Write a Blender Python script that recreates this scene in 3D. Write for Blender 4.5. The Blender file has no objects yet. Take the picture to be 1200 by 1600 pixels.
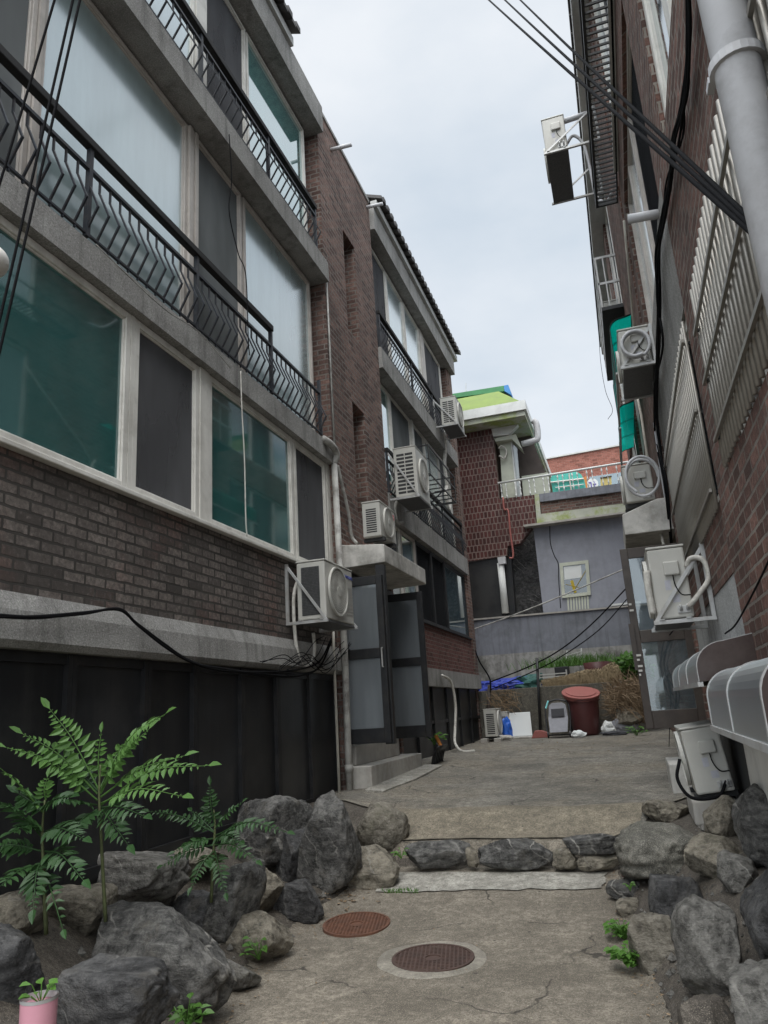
import bpy, math, random
from math import radians, sin, cos, pi, sqrt, atan2
from mathutils import Vector, Matrix, noise
random.seed(7)
SC = bpy.context.scene
COL = SC.collection
# ---------------------------------------------------------------- camera
YAW, PITCH, ROLL, CAMH = radians(17.1), radians(15.25), radians(3.68), 1.6
FPX = 1155.0                                  # focal length in pixels of the 1200x1600 photograph
_f = Vector((-sin(YAW)*cos(PITCH), cos(YAW)*cos(PITCH), sin(PITCH)))
_r = Vector((cos(YAW), sin(YAW), 0)); _d = -_r.cross(_f)
CA = cos(ROLL)*_r + sin(ROLL)*_d              # camera right
CB = -sin(ROLL)*_r + cos(ROLL)*_d             # camera down
CPOS = Vector((0, 0, CAMH))
cd = bpy.data.cameras.new('camera'); cam = bpy.data.objects.new('camera', cd); COL.objects.link(cam)
m = Matrix((CA, -CB, -_f)).transposed().to_4x4(); m.translation = CPOS
cam.matrix_world = m
cd.sensor_fit = 'VERTICAL'; cd.sensor_height = 36; cd.lens = FPX*36/1600
cd.clip_start = 0.05; cd.clip_end = 5000
SC.camera = cam
# ---------------------------------------------------------------- sky, sun, exposure
SUN_EL, SUN_AZ = radians(62), radians(170)     # overcast, the veiled sun behind the photographer
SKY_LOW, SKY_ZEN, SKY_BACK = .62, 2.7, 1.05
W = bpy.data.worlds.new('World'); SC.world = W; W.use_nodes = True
wn = W.node_tree.nodes; wl = W.node_tree.links; wn.clear()
wo = wn.new('ShaderNodeOutputWorld'); bg = wn.new('ShaderNodeBackground'); bg2 = wn.new('ShaderNodeBackground')
sky = wn.new('ShaderNodeTexSky'); sky.sky_type = 'NISHITA'; sky.sun_disc = False
sky.sun_elevation = SUN_EL; sky.sun_rotation = SUN_AZ
bg.inputs['Strength'].default_value = 0.10
wl.new(sky.outputs[0], bg.inputs[0])
tc = wn.new('ShaderNodeTexCoord'); mp = wn.new('ShaderNodeMapping'); mp.inputs['Scale'].default_value = (1.0, 1.0, 2.2)
nz = wn.new('ShaderNodeTexNoise'); nz.inputs['Scale'].default_value = 2.6; nz.inputs['Detail'].default_value = 7; nz.inputs['Roughness'].default_value = .5
cr = wn.new('ShaderNodeValToRGB')
cr.color_ramp.elements[0].position = .34; cr.color_ramp.elements[0].color = (.60, .67, .74, 1)
cr.color_ramp.elements[1].position = .68; cr.color_ramp.elements[1].color = (.82, .85, .88, 1)
wl.new(tc.outputs['Generated'], mp.inputs[0]); wl.new(mp.outputs[0], nz.inputs['Vector']); wl.new(nz.outputs['Fac'], cr.inputs[0])
# overcast sky, boosted overhead and behind the camera to brighten the alley walls
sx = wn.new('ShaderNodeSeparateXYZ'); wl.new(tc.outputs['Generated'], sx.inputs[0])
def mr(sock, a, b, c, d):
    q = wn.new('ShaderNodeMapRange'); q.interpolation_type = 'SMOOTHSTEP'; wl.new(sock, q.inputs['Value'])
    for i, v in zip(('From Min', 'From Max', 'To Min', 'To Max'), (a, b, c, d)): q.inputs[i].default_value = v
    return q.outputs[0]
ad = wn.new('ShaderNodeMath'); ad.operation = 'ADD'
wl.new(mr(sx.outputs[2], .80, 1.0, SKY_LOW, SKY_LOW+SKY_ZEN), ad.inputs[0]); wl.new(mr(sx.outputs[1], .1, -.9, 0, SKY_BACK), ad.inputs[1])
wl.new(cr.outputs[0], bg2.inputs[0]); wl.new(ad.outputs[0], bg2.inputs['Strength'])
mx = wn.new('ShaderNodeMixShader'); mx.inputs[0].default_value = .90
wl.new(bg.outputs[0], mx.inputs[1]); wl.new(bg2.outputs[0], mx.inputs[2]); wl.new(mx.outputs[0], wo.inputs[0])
sd = bpy.data.lights.new('sun', 'SUN'); sun = bpy.data.objects.new('sun', sd); COL.objects.link(sun)
sd.energy = 1.5; sd.angle = radians(50); sd.color = (1, .97, .92)
sdir = Vector((sin(SUN_AZ)*cos(SUN_EL), cos(SUN_AZ)*cos(SUN_EL), sin(SUN_EL)))
sun.rotation_euler = sdir.to_track_quat('Z', 'Y').to_euler(); sun.location = (0, 0, 40)
SC.view_settings.view_transform = 'Standard'; SC.view_settings.look = 'None'
SC.view_settings.exposure = 0.88; SC.view_settings.gamma = 1
SC.view_settings.use_curve_mapping = False
SC.cycles.max_bounces = 8; SC.cycles.transparent_max_bounces = 12
SC.cycles.use_denoising = True

# ---------------------------------------------------------------- pixel -> point on a world plane
def P(x, y, X=None, Y=None, Z=None):
    v = CA*((x-600)/FPX) + CB*((y-800)/FPX) + _f
    if X is not None: t = X/v.x
    elif Y is not None: t = Y/v.y
    else: t = (Z-CAMH)/v.z
    return CPOS + v*t
# ---------------------------------------------------------------- mesh builder
class MB:
    def __init__(s): s.v = []; s.f = []
    def add(s, vs, fs):
        n = len(s.v); s.v += [tuple(p) for p in vs]; s.f += [tuple(i+n for i in q) for q in fs]; return s
    def box(s, x0, x1, y0, y1, z0, z1):
        x0, x1 = min(x0, x1), max(x0, x1); y0, y1 = min(y0, y1), max(y0, y1); z0, z1 = min(z0, z1), max(z0, z1)
        return s.add([(x0,y0,z0),(x1,y0,z0),(x1,y1,z0),(x0,y1,z0),(x0,y0,z1),(x1,y0,z1),(x1,y1,z1),(x0,y1,z1)],
              [(0,3,2,1),(4,5,6,7),(0,1,5,4),(1,2,6,5),(2,3,7,6),(3,0,4,7)])
    def bar(s, a, b, w, h=None, up=(0,0,1)):
        a, b = Vector(a), Vector(b); h = h or w; d = (b-a).normalized(); u = Vector(up)
        if abs(d.dot(u)) > .95: u = Vector((0,1,0)) if abs(d.y) < .9 else Vector((1,0,0))
        r = d.cross(u).normalized(); u = r.cross(d).normalized()
        vs = [p + r*sx*w/2 + u*sz*h/2 for p in (a, b) for sx, sz in ((-1,-1),(1,-1),(1,1),(-1,1))]
        return s.add(vs, [(3,2,1,0),(4,5,6,7),(0,1,5,4),(1,2,6,5),(2,3,7,6),(3,0,4,7)])
    def tube(s, pts, r, n=8, cap=True):
        pts = [Vector(p) for p in pts]; rs = r if isinstance(r, (list, tuple)) else [r]*len(pts)
        base = len(s.v); prev = None
        for i, p in enumerate(pts):
            t = (pts[min(i+1, len(pts)-1)] - pts[max(i-1, 0)])
            if t.length < 1e-9: t = Vector((0,0,1))
            t.normalize()
            if prev is None:
                a = Vector((0,0,1)) if abs(t.z) < .9 else Vector((1,0,0)); u = t.cross(a).normalized()
            else:
                u = prev - t*prev.dot(t); u = u.normalized() if u.length > 1e-6 else t.orthogonal().normalized()
            prev = u; w = t.cross(u)
            for k in range(n):
                an = 2*pi*k/n; s.v.append(tuple(p + u*cos(an)*rs[i] + w*sin(an)*rs[i]))
        for i in range(len(pts)-1):
            for k in range(n):
                k2 = (k+1) % n; a = base+i*n
                s.f.append((a+k, a+k2, a+n+k2, a+n+k))
        if cap:
            s.f.append(tuple(base+k for k in reversed(range(n)))); e = base+(len(pts)-1)*n; s.f.append(tuple(e+k for k in range(n)))
        return s
    def prism(s, poly, off):
        n = len(poly); off = Vector(off); vs = [Vector(p) for p in poly] + [Vector(p)+off for p in poly]
        return s.add(vs, [tuple(range(n))] + [tuple(range(2*n-1, n-1, -1))] + [((i+1) % n, i, i+n, (i+1) % n+n) for i in range(n)])
    def ring(s, c, ax, r0, r1, th, n=32):
        # flat annulus with thickness th along axis ax
        c = Vector(c); ax = Vector(ax).normalized(); u = ax.orthogonal().normalized(); w = ax.cross(u); b = len(s.v)
        for k in range(n):
            e = u*cos(2*pi*k/n) + w*sin(2*pi*k/n)
            for q in (c+e*r0, c+e*r1, c+e*r1+ax*th, c+e*r0+ax*th): s.v.append(tuple(q))
        for k in range(n):
            a, d = b+4*k, b+4*((k+1) % n)
            for i in range(4):
                j = (i+1) % 4; s.f.append((a+i, a+j, d+j, d+i))
        return s
    def disc(s, c, ax, r, th, n=32):
        c = Vector(c); ax = Vector(ax).normalized(); u = ax.orthogonal().normalized(); w = ax.cross(u)
        poly = [c + (u*cos(2*pi*k/n) + w*sin(2*pi*k/n))*r for k in range(n)]
        return s.prism(poly, ax*th)
    def build(s, name, mat, parent=None, smooth=False, bevel=0, seg=2, fix=True):
        me = bpy.data.meshes.new(name)
        o = wloc(parent)
        me.from_pydata([(p[0]-o.x, p[1]-o.y, p[2]-o.z) for p in s.v], [], s.f)
        if fix:
            import bmesh
            bm = bmesh.new(); bm.from_mesh(me); bmesh.ops.recalc_face_normals(bm, faces=bm.faces); bm.to_mesh(me); bm.free()
        me.materials.append(mat)
        if smooth:
            for q in me.polygons: q.use_smooth = True
        ob = bpy.data.objects.new(name, me); COL.objects.link(ob)
        if parent: ob.parent = parent
        if bevel:
            bv = ob.modifiers.new('bevel', 'BEVEL'); bv.width = bevel; bv.segments = seg; bv.limit_method = 'ANGLE'; bv.angle_limit = radians(40)
        return ob
WL = {}
def wloc(o):
    v = Vector((0,0,0))
    while o is not None:
        v = v + o.location; o = o.parent
    return v
def tag(o, label=None, cat=None, group=None, kind=None):
    if label: o['label'] = label
    if cat: o['category'] = cat
    if group: o['group'] = group
    if kind: o['kind'] = kind
    return o
def thing(name, label, cat, loc=(0,0,0), rz=0, group=None):
    o = bpy.data.objects.new(name, None); COL.objects.link(o); o.location = loc; o.rotation_euler = (0,0,rz); o.empty_display_size = .2
    return tag(o, label, cat, group)
def solo(mb, name, mat, label, cat, group=None, kind=None, smooth=False, bevel=0):
    """a thing that is one mesh; its origin is set to the middle of its base"""
    xs = [p[0] for p in mb.v]; ys = [p[1] for p in mb.v]; zs = [p[2] for p in mb.v]
    c = Vector(((min(xs)+max(xs))/2, (min(ys)+max(ys))/2, min(zs)))
    mb.v = [(p[0]-c.x, p[1]-c.y, p[2]-c.z) for p in mb.v]
    o = mb.build(name, mat, None, smooth, bevel); o.location = c
    return tag(o, label, cat, group, kind)
def curve(pts, n=8):
    """Catmull-Rom through pts"""
    p = [Vector(q) for q in pts]; p = [p[0]*2-p[1]] + p + [p[-1]*2-p[-2]]; out = []
    for i in range(1, len(p)-2):
        for k in range(n):
            t = k/n; a, b, c, d = p[i-1], p[i], p[i+1], p[i+2]
            out.append(.5*((2*b) + (c-a)*t + (2*a-5*b+4*c-d)*t*t + (3*b-a-3*c+d)*t**3))
    return out + [p[-2]]
# ---------------------------------------------------------------- materials
class NT:
    def __init__(s, name):
        s.m = bpy.data.materials.new(name); s.m.use_nodes = True; s.t = s.m.node_tree; s.t.nodes.clear()
        s.out = s.n('ShaderNodeOutputMaterial'); s.co = s.n('ShaderNodeTexCoord').outputs['Object']
    def n(s, typ, **k):
        x = s.t.nodes.new(typ)
        for a, b in k.items(): setattr(x, a, b)
        return x
    def put(s, sock, v):
        if hasattr(v, 'is_output'): s.t.links.new(v, sock)
        elif isinstance(v, (tuple, list)): sock.default_value = (*v, 1) if len(v) == 3 and len(sock.default_value) == 4 else v
        else: sock.default_value = v
    def noise(s, scale, detail=5, rough=.55, co=None, dist=0):
        x = s.n('ShaderNodeTexNoise'); s.put(x.inputs['Scale'], scale); s.put(x.inputs['Detail'], detail); s.put(x.inputs['Roughness'], rough); s.put(x.inputs['Distortion'], dist)
        s.put(x.inputs['Vector'], co or s.co); return x.outputs['Fac']
    def map(s, scale=(1,1,1), loc=(0,0,0), rot=(0,0,0), co=None):
        x = s.n('ShaderNodeMapping'); s.put(x.inputs['Vector'], co or s.co); x.inputs['Scale'].default_value = scale; x.inputs['Location'].default_value = loc; x.inputs['Rotation'].default_value = rot
        return x.outputs[0]
    def ramp(s, fac, *st):
        x = s.n('ShaderNodeValToRGB'); e = x.color_ramp.elements
        while len(e) < len(st): e.new(.5)
        for q, (p, c) in zip(e, st):
            q.position = p; c = (c, c, c) if isinstance(c, (int, float)) else c; q.color = (*c, 1)
        s.put(x.inputs[0], fac); return x.outputs[0]
    def mix(s, fac, a, b, mode='MIX'):
        x = s.n('ShaderNodeMix', data_type='RGBA', blend_type=mode); s.put(x.inputs[0], fac); s.put(x.inputs[6], a); s.put(x.inputs[7], b); return x.outputs[2]
    def math(s, op, a, b=0.0):
        x = s.n('ShaderNodeMath', operation=op); s.put(x.inputs[0], a); s.put(x.inputs[1], b); return x.outputs[0]
    def bump(s, h, strength=.3, dist=.01, nrm=None):
        x = s.n('ShaderNodeBump'); s.put(x.inputs['Strength'], strength); s.put(x.inputs['Distance'], dist); s.put(x.inputs['Height'], h)
        if nrm is not None: s.put(x.inputs['Normal'], nrm)
        return x.outputs[0]
    def bsdf(s, col, rough=.7, nrm=None, metal=0, spec=.5, alpha=None):
        x = s.n('ShaderNodeBsdfPrincipled'); s.put(x.inputs['Base Color'], col); s.put(x.inputs['Roughness'], rough); s.put(x.inputs['Metallic'], metal)
        s.put(x.inputs['Specular IOR Level'], spec)
        if nrm is not None: s.put(x.inputs['Normal'], nrm)
        if alpha is not None: s.put(x.inputs['Alpha'], alpha)
        return x.outputs[0]
    def done(s, sh): s.t.links.new(sh, s.out.inputs[0]); return s.m
    def uv_wall(s):
        sp = s.n('ShaderNodeSeparateXYZ'); s.put(sp.inputs[0], s.co); c = s.n('ShaderNodeCombineXYZ')
        s.put(c.inputs[0], s.math('ADD', sp.outputs[0], sp.outputs[1])); s.put(c.inputs[1], sp.outputs[2]); return c.outputs[0]

def m_plain(name, col, var=.25, scale=6, rough=.7, bump=.15, fine=60, dirt=None, dirt_amt=.5, metal=0, spec=.4, streak=0):
    t = NT(name); n1 = t.noise(scale, 6, .6); c2 = tuple(c*(1-var) for c in col); c1 = tuple(min(1, c*(1+var*.6)) for c in col)
    c = t.ramp(n1, (.3, c2), (.7, c1))
    if dirt:
        n2 = t.noise(scale*.45, 8, .7); f = t.ramp(n2, (.48, 0), (.62, dirt_amt)); c = t.mix(f, c, dirt)
    if streak:
        n3 = t.noise(1, 6, .6, co=t.map((9, 9, .7))); f = t.ramp(n3, (.5, 0), (.72, streak)); c = t.mix(f, c, dirt or (.03,.03,.03))
    h = t.noise(fine, 6, .65)
    r = t.math('ADD', t.math('MULTIPLY', n1, .2), rough-.1)
    return t.done(t.bsdf(c, r, t.bump(h, bump, .004), metal, spec))
def m_brick(name, ca, cb, mortar, bw=.228, bh=.083, ms=.011, grime=(.03,.027,.025), grime_amt=.5, red=None, rough=.9, off=.5, efflo=0):
    t = NT(name); uv = t.uv_wall()
    wob = t.n('ShaderNodeTexNoise'); t.put(wob.inputs['Scale'], 11.0); t.put(wob.inputs['Detail'], 4.0); t.put(wob.inputs['Vector'], t.co)
    va = t.n('ShaderNodeVectorMath', operation='SCALE'); t.put(va.inputs[0], wob.outputs['Color']); va.inputs[3].default_value = .017
    vb = t.n('ShaderNodeVectorMath', operation='ADD'); t.put(vb.inputs[0], uv); t.put(vb.inputs[1], va.outputs[0]); uvw = vb.outputs[0]
    b = t.n('ShaderNodeTexBrick'); b.offset = off; t.put(b.inputs['Vector'], uvw)
    t.put(b.inputs['Color1'], (0,0,0)); t.put(b.inputs['Color2'], (1,1,1)); t.put(b.inputs['Mortar'], (.5,.5,.5)); t.put(b.inputs['Scale'], 1.0)
    t.put(b.inputs['Mortar Size'], ms); t.put(b.inputs['Mortar Smooth'], .25); t.put(b.inputs['Brick Width'], bw); t.put(b.inputs['Row Height'], bh); t.put(b.inputs['Bias'], 0.0)
    per = b.outputs['Color']; mid = tuple((x+y)/2 for x, y in zip(ca, cb))
    dk = tuple(x*.55 for x in ca)
    col = t.ramp(per, (0, dk), (.3, ca), (.65, mid), (1, cb))
    if red:
        f = t.ramp(t.noise(1.1, 3), (.5, 0), (.66, .75)); col = t.mix(f, col, t.ramp(per, (0, tuple(x*.7 for x in red)), (1, red)))
    nn = t.noise(26, 8, .75); col = t.mix(t.ramp(nn, (.38, .75), (.58, 0)), col, tuple(x*.4 for x in mid)); col = t.mix(t.ramp(nn, (.56, 0), (.72, .5)), col, tuple(min(1, x*1.6) for x in cb))
    dn = t.noise(1, 6, .65, co=t.map((4.5, 4.5, .5), (2, 2, 0))); col = t.mix(t.ramp(dn, (.55, 0), (.75, .45)), col, tuple(x*.35 for x in mid))
    mcol = t.mix(t.ramp(t.noise(3, 5), (.4, 0), (.65, .6)), mortar, tuple(x*.5 for x in mortar))
    col = t.mix(b.outputs['Fac'], col, mcol)
    g = t.ramp(t.noise(.9, 7, .65), (.42, 0), (.7, grime_amt)); col = t.mix(g, col, grime)
    if efflo:
        g = t.ramp(t.noise(2.3, 8, .75, co=t.map((1, 1, .8), (3, 1, 7))), (.6, 0), (.74, efflo)); col = t.mix(g, col, (.42, .40, .37))
    h = t.math('SUBTRACT', t.math('MULTIPLY', nn, .45), t.math('MULTIPLY', b.outputs['Fac'], 1.0))
    h = t.math('ADD', h, t.math('MULTIPLY', per, .25))
    return t.done(t.bsdf(col, rough, t.bump(h, 1.0, .016), 0, .25))
def m_glass(name, film, tint, film_amt=.5, refl=.15, rough=.03, streak=.15):
    """window glass: a dirty tinted sheet that reflects and lets part of the light through"""
    t = NT(name)
    n = t.noise(1.0, 5, .6, co=t.map((3.0, 3.0, .5)))
    fc = t.mix(t.ramp(n, (.35, 0), (.7, 1)), tuple(c*(1-streak) for c in film), tuple(min(1, c*(1+streak)) for c in film))
    d = t.n('ShaderNodeBsdfDiffuse'); t.put(d.inputs[0], fc)
    tr = t.n('ShaderNodeBsdfTransparent'); t.put(tr.inputs[0], tint)
    a = t.n('ShaderNodeMixShader'); t.put(a.inputs[0], film_amt); t.t.links.new(tr.outputs[0], a.inputs[1]); t.t.links.new(d.outputs[0], a.inputs[2])
    g = t.n('ShaderNodeBsdfGlossy'); t.put(g.inputs['Roughness'], rough); t.put(g.inputs[0], (.92, .96, .97))
    wob = t.bump(t.noise(1.2, 2), .025, .02); t.put(g.inputs['Normal'], wob)
    fr = t.n('ShaderNodeFresnel'); t.put(fr.inputs['IOR'], 1.5)
    f = t.math('MINIMUM', t.math('ADD', t.math('MULTIPLY', fr.outputs[0], 1.4), refl), 1.0)
    b = t.n('ShaderNodeMixShader'); t.put(b.inputs[0], f); t.t.links.new(a.outputs[0], b.inputs[1]); t.t.links.new(g.outputs[0], b.inputs[2])
    return t.done(b.outputs[0])
def m_screen(name, col=(.125,.125,.13), alpha=.7):
    t = NT(name); n = t.noise(1.2, 3, .5, co=t.map((2, 2, .6)))
    c = t.ramp(n, (.3, tuple(x*.8 for x in col)), (.7, tuple(x*1.25 for x in col)))
    d = t.n('ShaderNodeBsdfDiffuse'); t.put(d.inputs[0], c); tr = t.n('ShaderNodeBsdfTransparent'); t.put(tr.inputs[0], (.8,.8,.8))
    a = t.n('ShaderNodeMixShader'); t.put(a.inputs[0], alpha); t.t.links.new(tr.outputs[0], a.inputs[1]); t.t.links.new(d.outputs[0], a.inputs[2])
    return t.done(a.outputs[0])
def m_concrete(name, col, dark, tan=None, cracks=True, sc=1.0, wet=.6, aggregate=.75):
    t = NT(name)
    n1 = t.noise(.9*sc, 8, .62, dist=.4); n2 = t.noise(4*sc, 8, .7); n3 = t.noise(60, 7, .78)
    c = t.ramp(n1, (.34, tuple(x*.8 for x in dark)), (.46, tuple(a*.4+b*.6 for a, b in zip(col, dark))), (.54, col), (.7, tuple(x*1.12 for x in col)))
    n4 = t.noise(2.1*sc, 9, .7, co=t.map((1, 1, 1), (4, 4, 4)), dist=.5); c = t.mix(t.ramp(n4, (.5, 0), (.62, .45)), c, dark)
    if tan: c = t.mix(t.ramp(t.noise(.7*sc, 6, .6, co=t.map((1,1,1), (5, 2, 1))), (.45, 0), (.62, .7)), c, tan)
    c = t.mix(t.ramp(n2, (.4, wet), (.6, 0)), c, tuple(x*.62 for x in dark))
    c = t.mix(t.ramp(n3, (.42, aggregate), (.55, 0)), c, tuple(x*.55 for x in dark)); n5 = t.noise(16, 8, .8); c = t.mix(t.ramp(n5, (.42, .6), (.52, 0)), c, tuple(x*.7 for x in dark)); c = t.mix(t.ramp(n5, (.54, 0), (.66, .45)), c, tuple(min(1, x*1.25) for x in col))
    c = t.mix(t.ramp(t.noise(170, 3, .6), (.55, 0), (.68, aggregate)), c, tuple(min(1, x*1.6) for x in col))
    # dark specks and spots
    v = t.n('ShaderNodeTexVoronoi'); t.put(v.inputs['Scale'], 5.0); t.put(v.inputs['Vector'], t.co)
    sp = t.ramp(v.outputs['Distance'], (.045, .8), (.07, 0)); c = t.mix(sp, c, (.03,.028,.025))
    h = t.math('ADD', t.math('MULTIPLY', n3, .6), t.math('MULTIPLY', n2, .7))
    if cracks:
        wv = t.n('ShaderNodeTexNoise'); t.put(wv.inputs['Scale'], 2.5); t.put(wv.inputs['Vector'], t.co); t.put(wv.inputs['Detail'], 6.0)
        va = t.n('ShaderNodeVectorMath', operation='SCALE'); t.put(va.inputs[0], wv.outputs['Color']); va.inputs[3].default_value = .5
        vb = t.n('ShaderNodeVectorMath', operation='ADD'); t.put(vb.inputs[0], t.co); t.put(vb.inputs[1], va.outputs[0])
        e = t.n('ShaderNodeTexVoronoi', feature='DISTANCE_TO_EDGE'); t.put(e.inputs['Scale'], .75); t.put(e.inputs['Vector'], vb.outputs[0])
        ck = t.ramp(e.outputs['Distance'], (.003, 1), (.008, 0)); br = t.ramp(t.noise(1.7, 3), (.48, 0), (.56, .8))
        ck = t.math('MULTIPLY', ck, br); c = t.mix(ck, c, (.025,.022,.02)); h = t.math('SUBTRACT', h, ck)
    return t.done(t.bsdf(c, .88, t.bump(h, .55, .008), 0, .3))
def m_rock(name, dark, mid, light, vein=.5, lichen=None, seed=0):
    t = NT(name); oi = t.n('ShaderNodeObjectInfo'); va = t.n('ShaderNodeVectorMath', operation='ADD'); t.put(va.inputs[0], t.co)
    sc = t.n('ShaderNodeVectorMath', operation='SCALE'); t.put(sc.inputs[0], (17.0, 31.0, 11.0)); t.put(sc.inputs[3], oi.outputs['Random']); t.put(va.inputs[1], sc.outputs[0]); co = va.outputs[0]
    n1 = t.noise(3.2, 9, .68, co=co, dist=.8); n2 = t.noise(14, 9, .72, co=co); n3 = t.noise(70, 5, .7, co=co)
    c = t.ramp(n1, (.3, dark), (.5, mid), (.72, light))
    c = t.mix(t.ramp(n2, (.36, .85), (.52, 0)), c, tuple(x*.5 for x in dark)); c = t.mix(t.ramp(n2, (.54, 0), (.68, .55)), c, light)
    st0 = t.noise(1, 7, .7, co=t.map((4, 30, 34), rot=(.5,.35,.3), co=co)); c = t.mix(t.ramp(st0, (.5, 0), (.68, .45)), c, light)
    c = t.mix(t.ramp(n3, (.58, 0), (.75, .6)), c, light)
    w = t.n('ShaderNodeTexWave', wave_type='BANDS'); t.put(w.inputs['Scale'], 2.2); t.put(w.inputs['Distortion'], 9.0); t.put(w.inputs['Detail'], 5.0); t.put(w.inputs['Detail Scale'], 1.3)
    t.put(w.inputs['Vector'], t.map((1, .6, 1.2), (0,0,0), (.5, .7, .2), co=co))
    vf = t.ramp(w.outputs['Fac'], (.955, 0), (.99, vein*.8)); vf = t.math('MULTIPLY', vf, t.ramp(t.noise(2.1, 3, co=co), (.5, 0), (.62, 1)))
    c = t.mix(vf, c, (.42,.40,.36))
    if lichen: c = t.mix(t.ramp(t.noise(4.5, 7, .7, co=t.map((1,1,1), (9,4,2), co=co)), (.55, 0), (.7, .65)), c, lichen)
    st = t.noise(1, 6, .6, co=t.map((5, 22, 26), rot=(.4,.3,.2), co=co))
    h = t.math('ADD', t.math('MULTIPLY', n2, .9), t.math('ADD', t.math('MULTIPLY', st, .6), t.math('MULTIPLY', n3, .45)))
    return t.done(t.bsdf(c, .82, t.bump(h, 1.0, .028), 0, .3))
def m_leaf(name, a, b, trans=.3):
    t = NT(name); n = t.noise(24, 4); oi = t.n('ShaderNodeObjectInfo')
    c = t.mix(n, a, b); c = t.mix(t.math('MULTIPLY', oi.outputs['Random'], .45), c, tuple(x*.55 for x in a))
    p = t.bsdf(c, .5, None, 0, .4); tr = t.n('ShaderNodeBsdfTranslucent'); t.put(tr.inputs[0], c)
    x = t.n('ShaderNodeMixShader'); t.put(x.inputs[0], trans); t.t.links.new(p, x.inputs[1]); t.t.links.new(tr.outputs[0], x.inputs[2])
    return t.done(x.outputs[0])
def m_plaster(name, col, dark, fine=75):
    """rough-cast grey plaster with pale grains and dark weather streaks"""
    t = NT(name); n1 = t.noise(1.6, 8, .65); n2 = t.noise(fine, 5, .75); n3 = t.noise(1, 6, .6, co=t.map((7, 7, .9)))
    c = t.ramp(n1, (.3, dark), (.68, col))
    c = t.mix(t.ramp(n2, (.3, .8), (.5, 0)), c, tuple(x*.45 for x in dark)); c = t.mix(t.ramp(n2, (.55, 0), (.7, .75)), c, tuple(min(1, x*1.7) for x in col))
    c = t.mix(t.ramp(n3, (.5, 0), (.72, .6)), c, tuple(x*.4 for x in dark))
    return t.done(t.bsdf(c, .93, t.bump(n2, 1.0, .012), 0, .2))
M = {}
M['brick_grey'] = m_brick('brick_grey', (.125,.108,.097), (.21,.18,.16), (.062,.056,.05), red=(.20,.11,.09), grime_amt=.35, efflo=.18)
M['brick_red'] = m_brick('brick_red', (.15,.09,.075), (.29,.175,.142), (.23,.20,.175), grime_amt=.45, efflo=.2, ms=.012)
M['brick_right'] = m_brick('brick_right', (.15,.08,.063), (.28,.155,.124), (.26,.228,.195), grime=(.045,.038,.034), grime_amt=.65, efflo=.4, ms=.010)
M['brick_low'] = m_brick('brick_low', (.15,.062,.052), (.21,.095,.08), (.22,.18,.16), grime_amt=.2, ms=.008)
M['brick_far'] = m_brick('brick_far', (.30,.115,.085), (.38,.16,.12), (.36,.22,.18), grime_amt=.1, ms=.006)
M['tile_red'] = m_brick('tile_red', (.085,.026,.022), (.13,.042,.036), (.22,.165,.145), bw=.115, bh=.20, ms=.017, grime=(.03,.015,.013), grime_amt=.55, rough=.4)
M['plaster'] = m_plaster('plaster', (.37,.36,.34), (.22,.213,.20))
M['plaster_pale'] = m_plaster('plaster_pale', (.50,.50,.49), (.36,.36,.35))
M['slab'] = m_plain('painted_concrete', (.56,.54,.50), .25, 4, .85, .5, 50, dirt=(.16,.15,.13), dirt_amt=.6, streak=.35)
M['black_panel'] = m_plain('black_panel', (.012,.0125,.014), .25, 2, .45, .08, 30, dirt=(.035,.034,.032), dirt_amt=.6, streak=.35)
M['black_sheen'] = m_plain('black_panel_sheen', (.022,.023,.025), .3, 3, .4, .08, 30, dirt=(.05,.048,.045), dirt_amt=.5, streak=.3)  # lighter base colour stands in for the grey sheen on some panels
M['black_metal'] = m_plain('black_metal', (.014,.0145,.016), .3, 12, .45, .1, 60, dirt=(.04,.035,.03), dirt_amt=.35)
M['rail'] = m_plain('railing_paint', (.02,.023,.03), .3, 14, .5, .15, 70, dirt=(.06,.05,.045), dirt_amt=.4)
M['wood_rail'] = m_plain('handrail_dark', (.012,.011,.011), .4, 10, .75, .3, 50)
M['pvc_white'] = m_plain('window_white', (.66,.64,.59), .1, 5, .45, .06, 40, dirt=(.34,.32,.28), dirt_amt=.45, streak=.25)
M['pvc_pink'] = m_plain('window_beige', (.48,.44,.40), .12, 5, .5, .06, 40, dirt=(.25,.23,.2), dirt_amt=.4)
M['glass_teal'] = m_glass('glass_teal', (.07,.215,.205), (.22,.55,.52), .5, .09, .04)
M['glass_sky'] = m_glass('glass_sky', (.40,.52,.53), (.4,.5,.5), .82, .30, .17, .12)
M['glass_green'] = m_glass('glass_green', (.16,.42,.40), (.3,.6,.55), .7, .34, .04)
M['glass_blue'] = m_glass('glass_blue', (.05,.13,.17), (.3,.5,.55), .5, .12, .03)
M['glass_door'] = m_glass('glass_door', (.21,.23,.245), (.4,.43,.45), .7, .06, .08)
M['glass_clear'] = m_glass('glass_clear', (.20,.24,.26), (.8,.85,.86), .22, .02, .03)
M['glass_dark'] = m_glass('glass_dark', (.03,.035,.038), (.2,.22,.22), .6, .05, .05)
M['glass_frost'] = m_glass('glass_frost', (.40,.42,.42), (.6,.6,.6), .8, .08, .2)
M['screen'] = m_screen('insect_screen'); M['screen_pale'] = m_screen('insect_screen_pale', (.19,.20,.20), .75)
M['screen_dark'] = m_screen('insect_screen_dark', (.03,.031,.033), .8)
M['curtain'] = m_plain('curtain', (.52,.56,.54), .1, 5, .9, .1)
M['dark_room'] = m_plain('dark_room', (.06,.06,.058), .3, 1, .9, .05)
M['ac'] = m_plain('ac_paint', (.47,.46,.42), .10, 3, .42, .03, 30, dirt=(.36,.34,.30), dirt_amt=.4, streak=.2)
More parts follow.
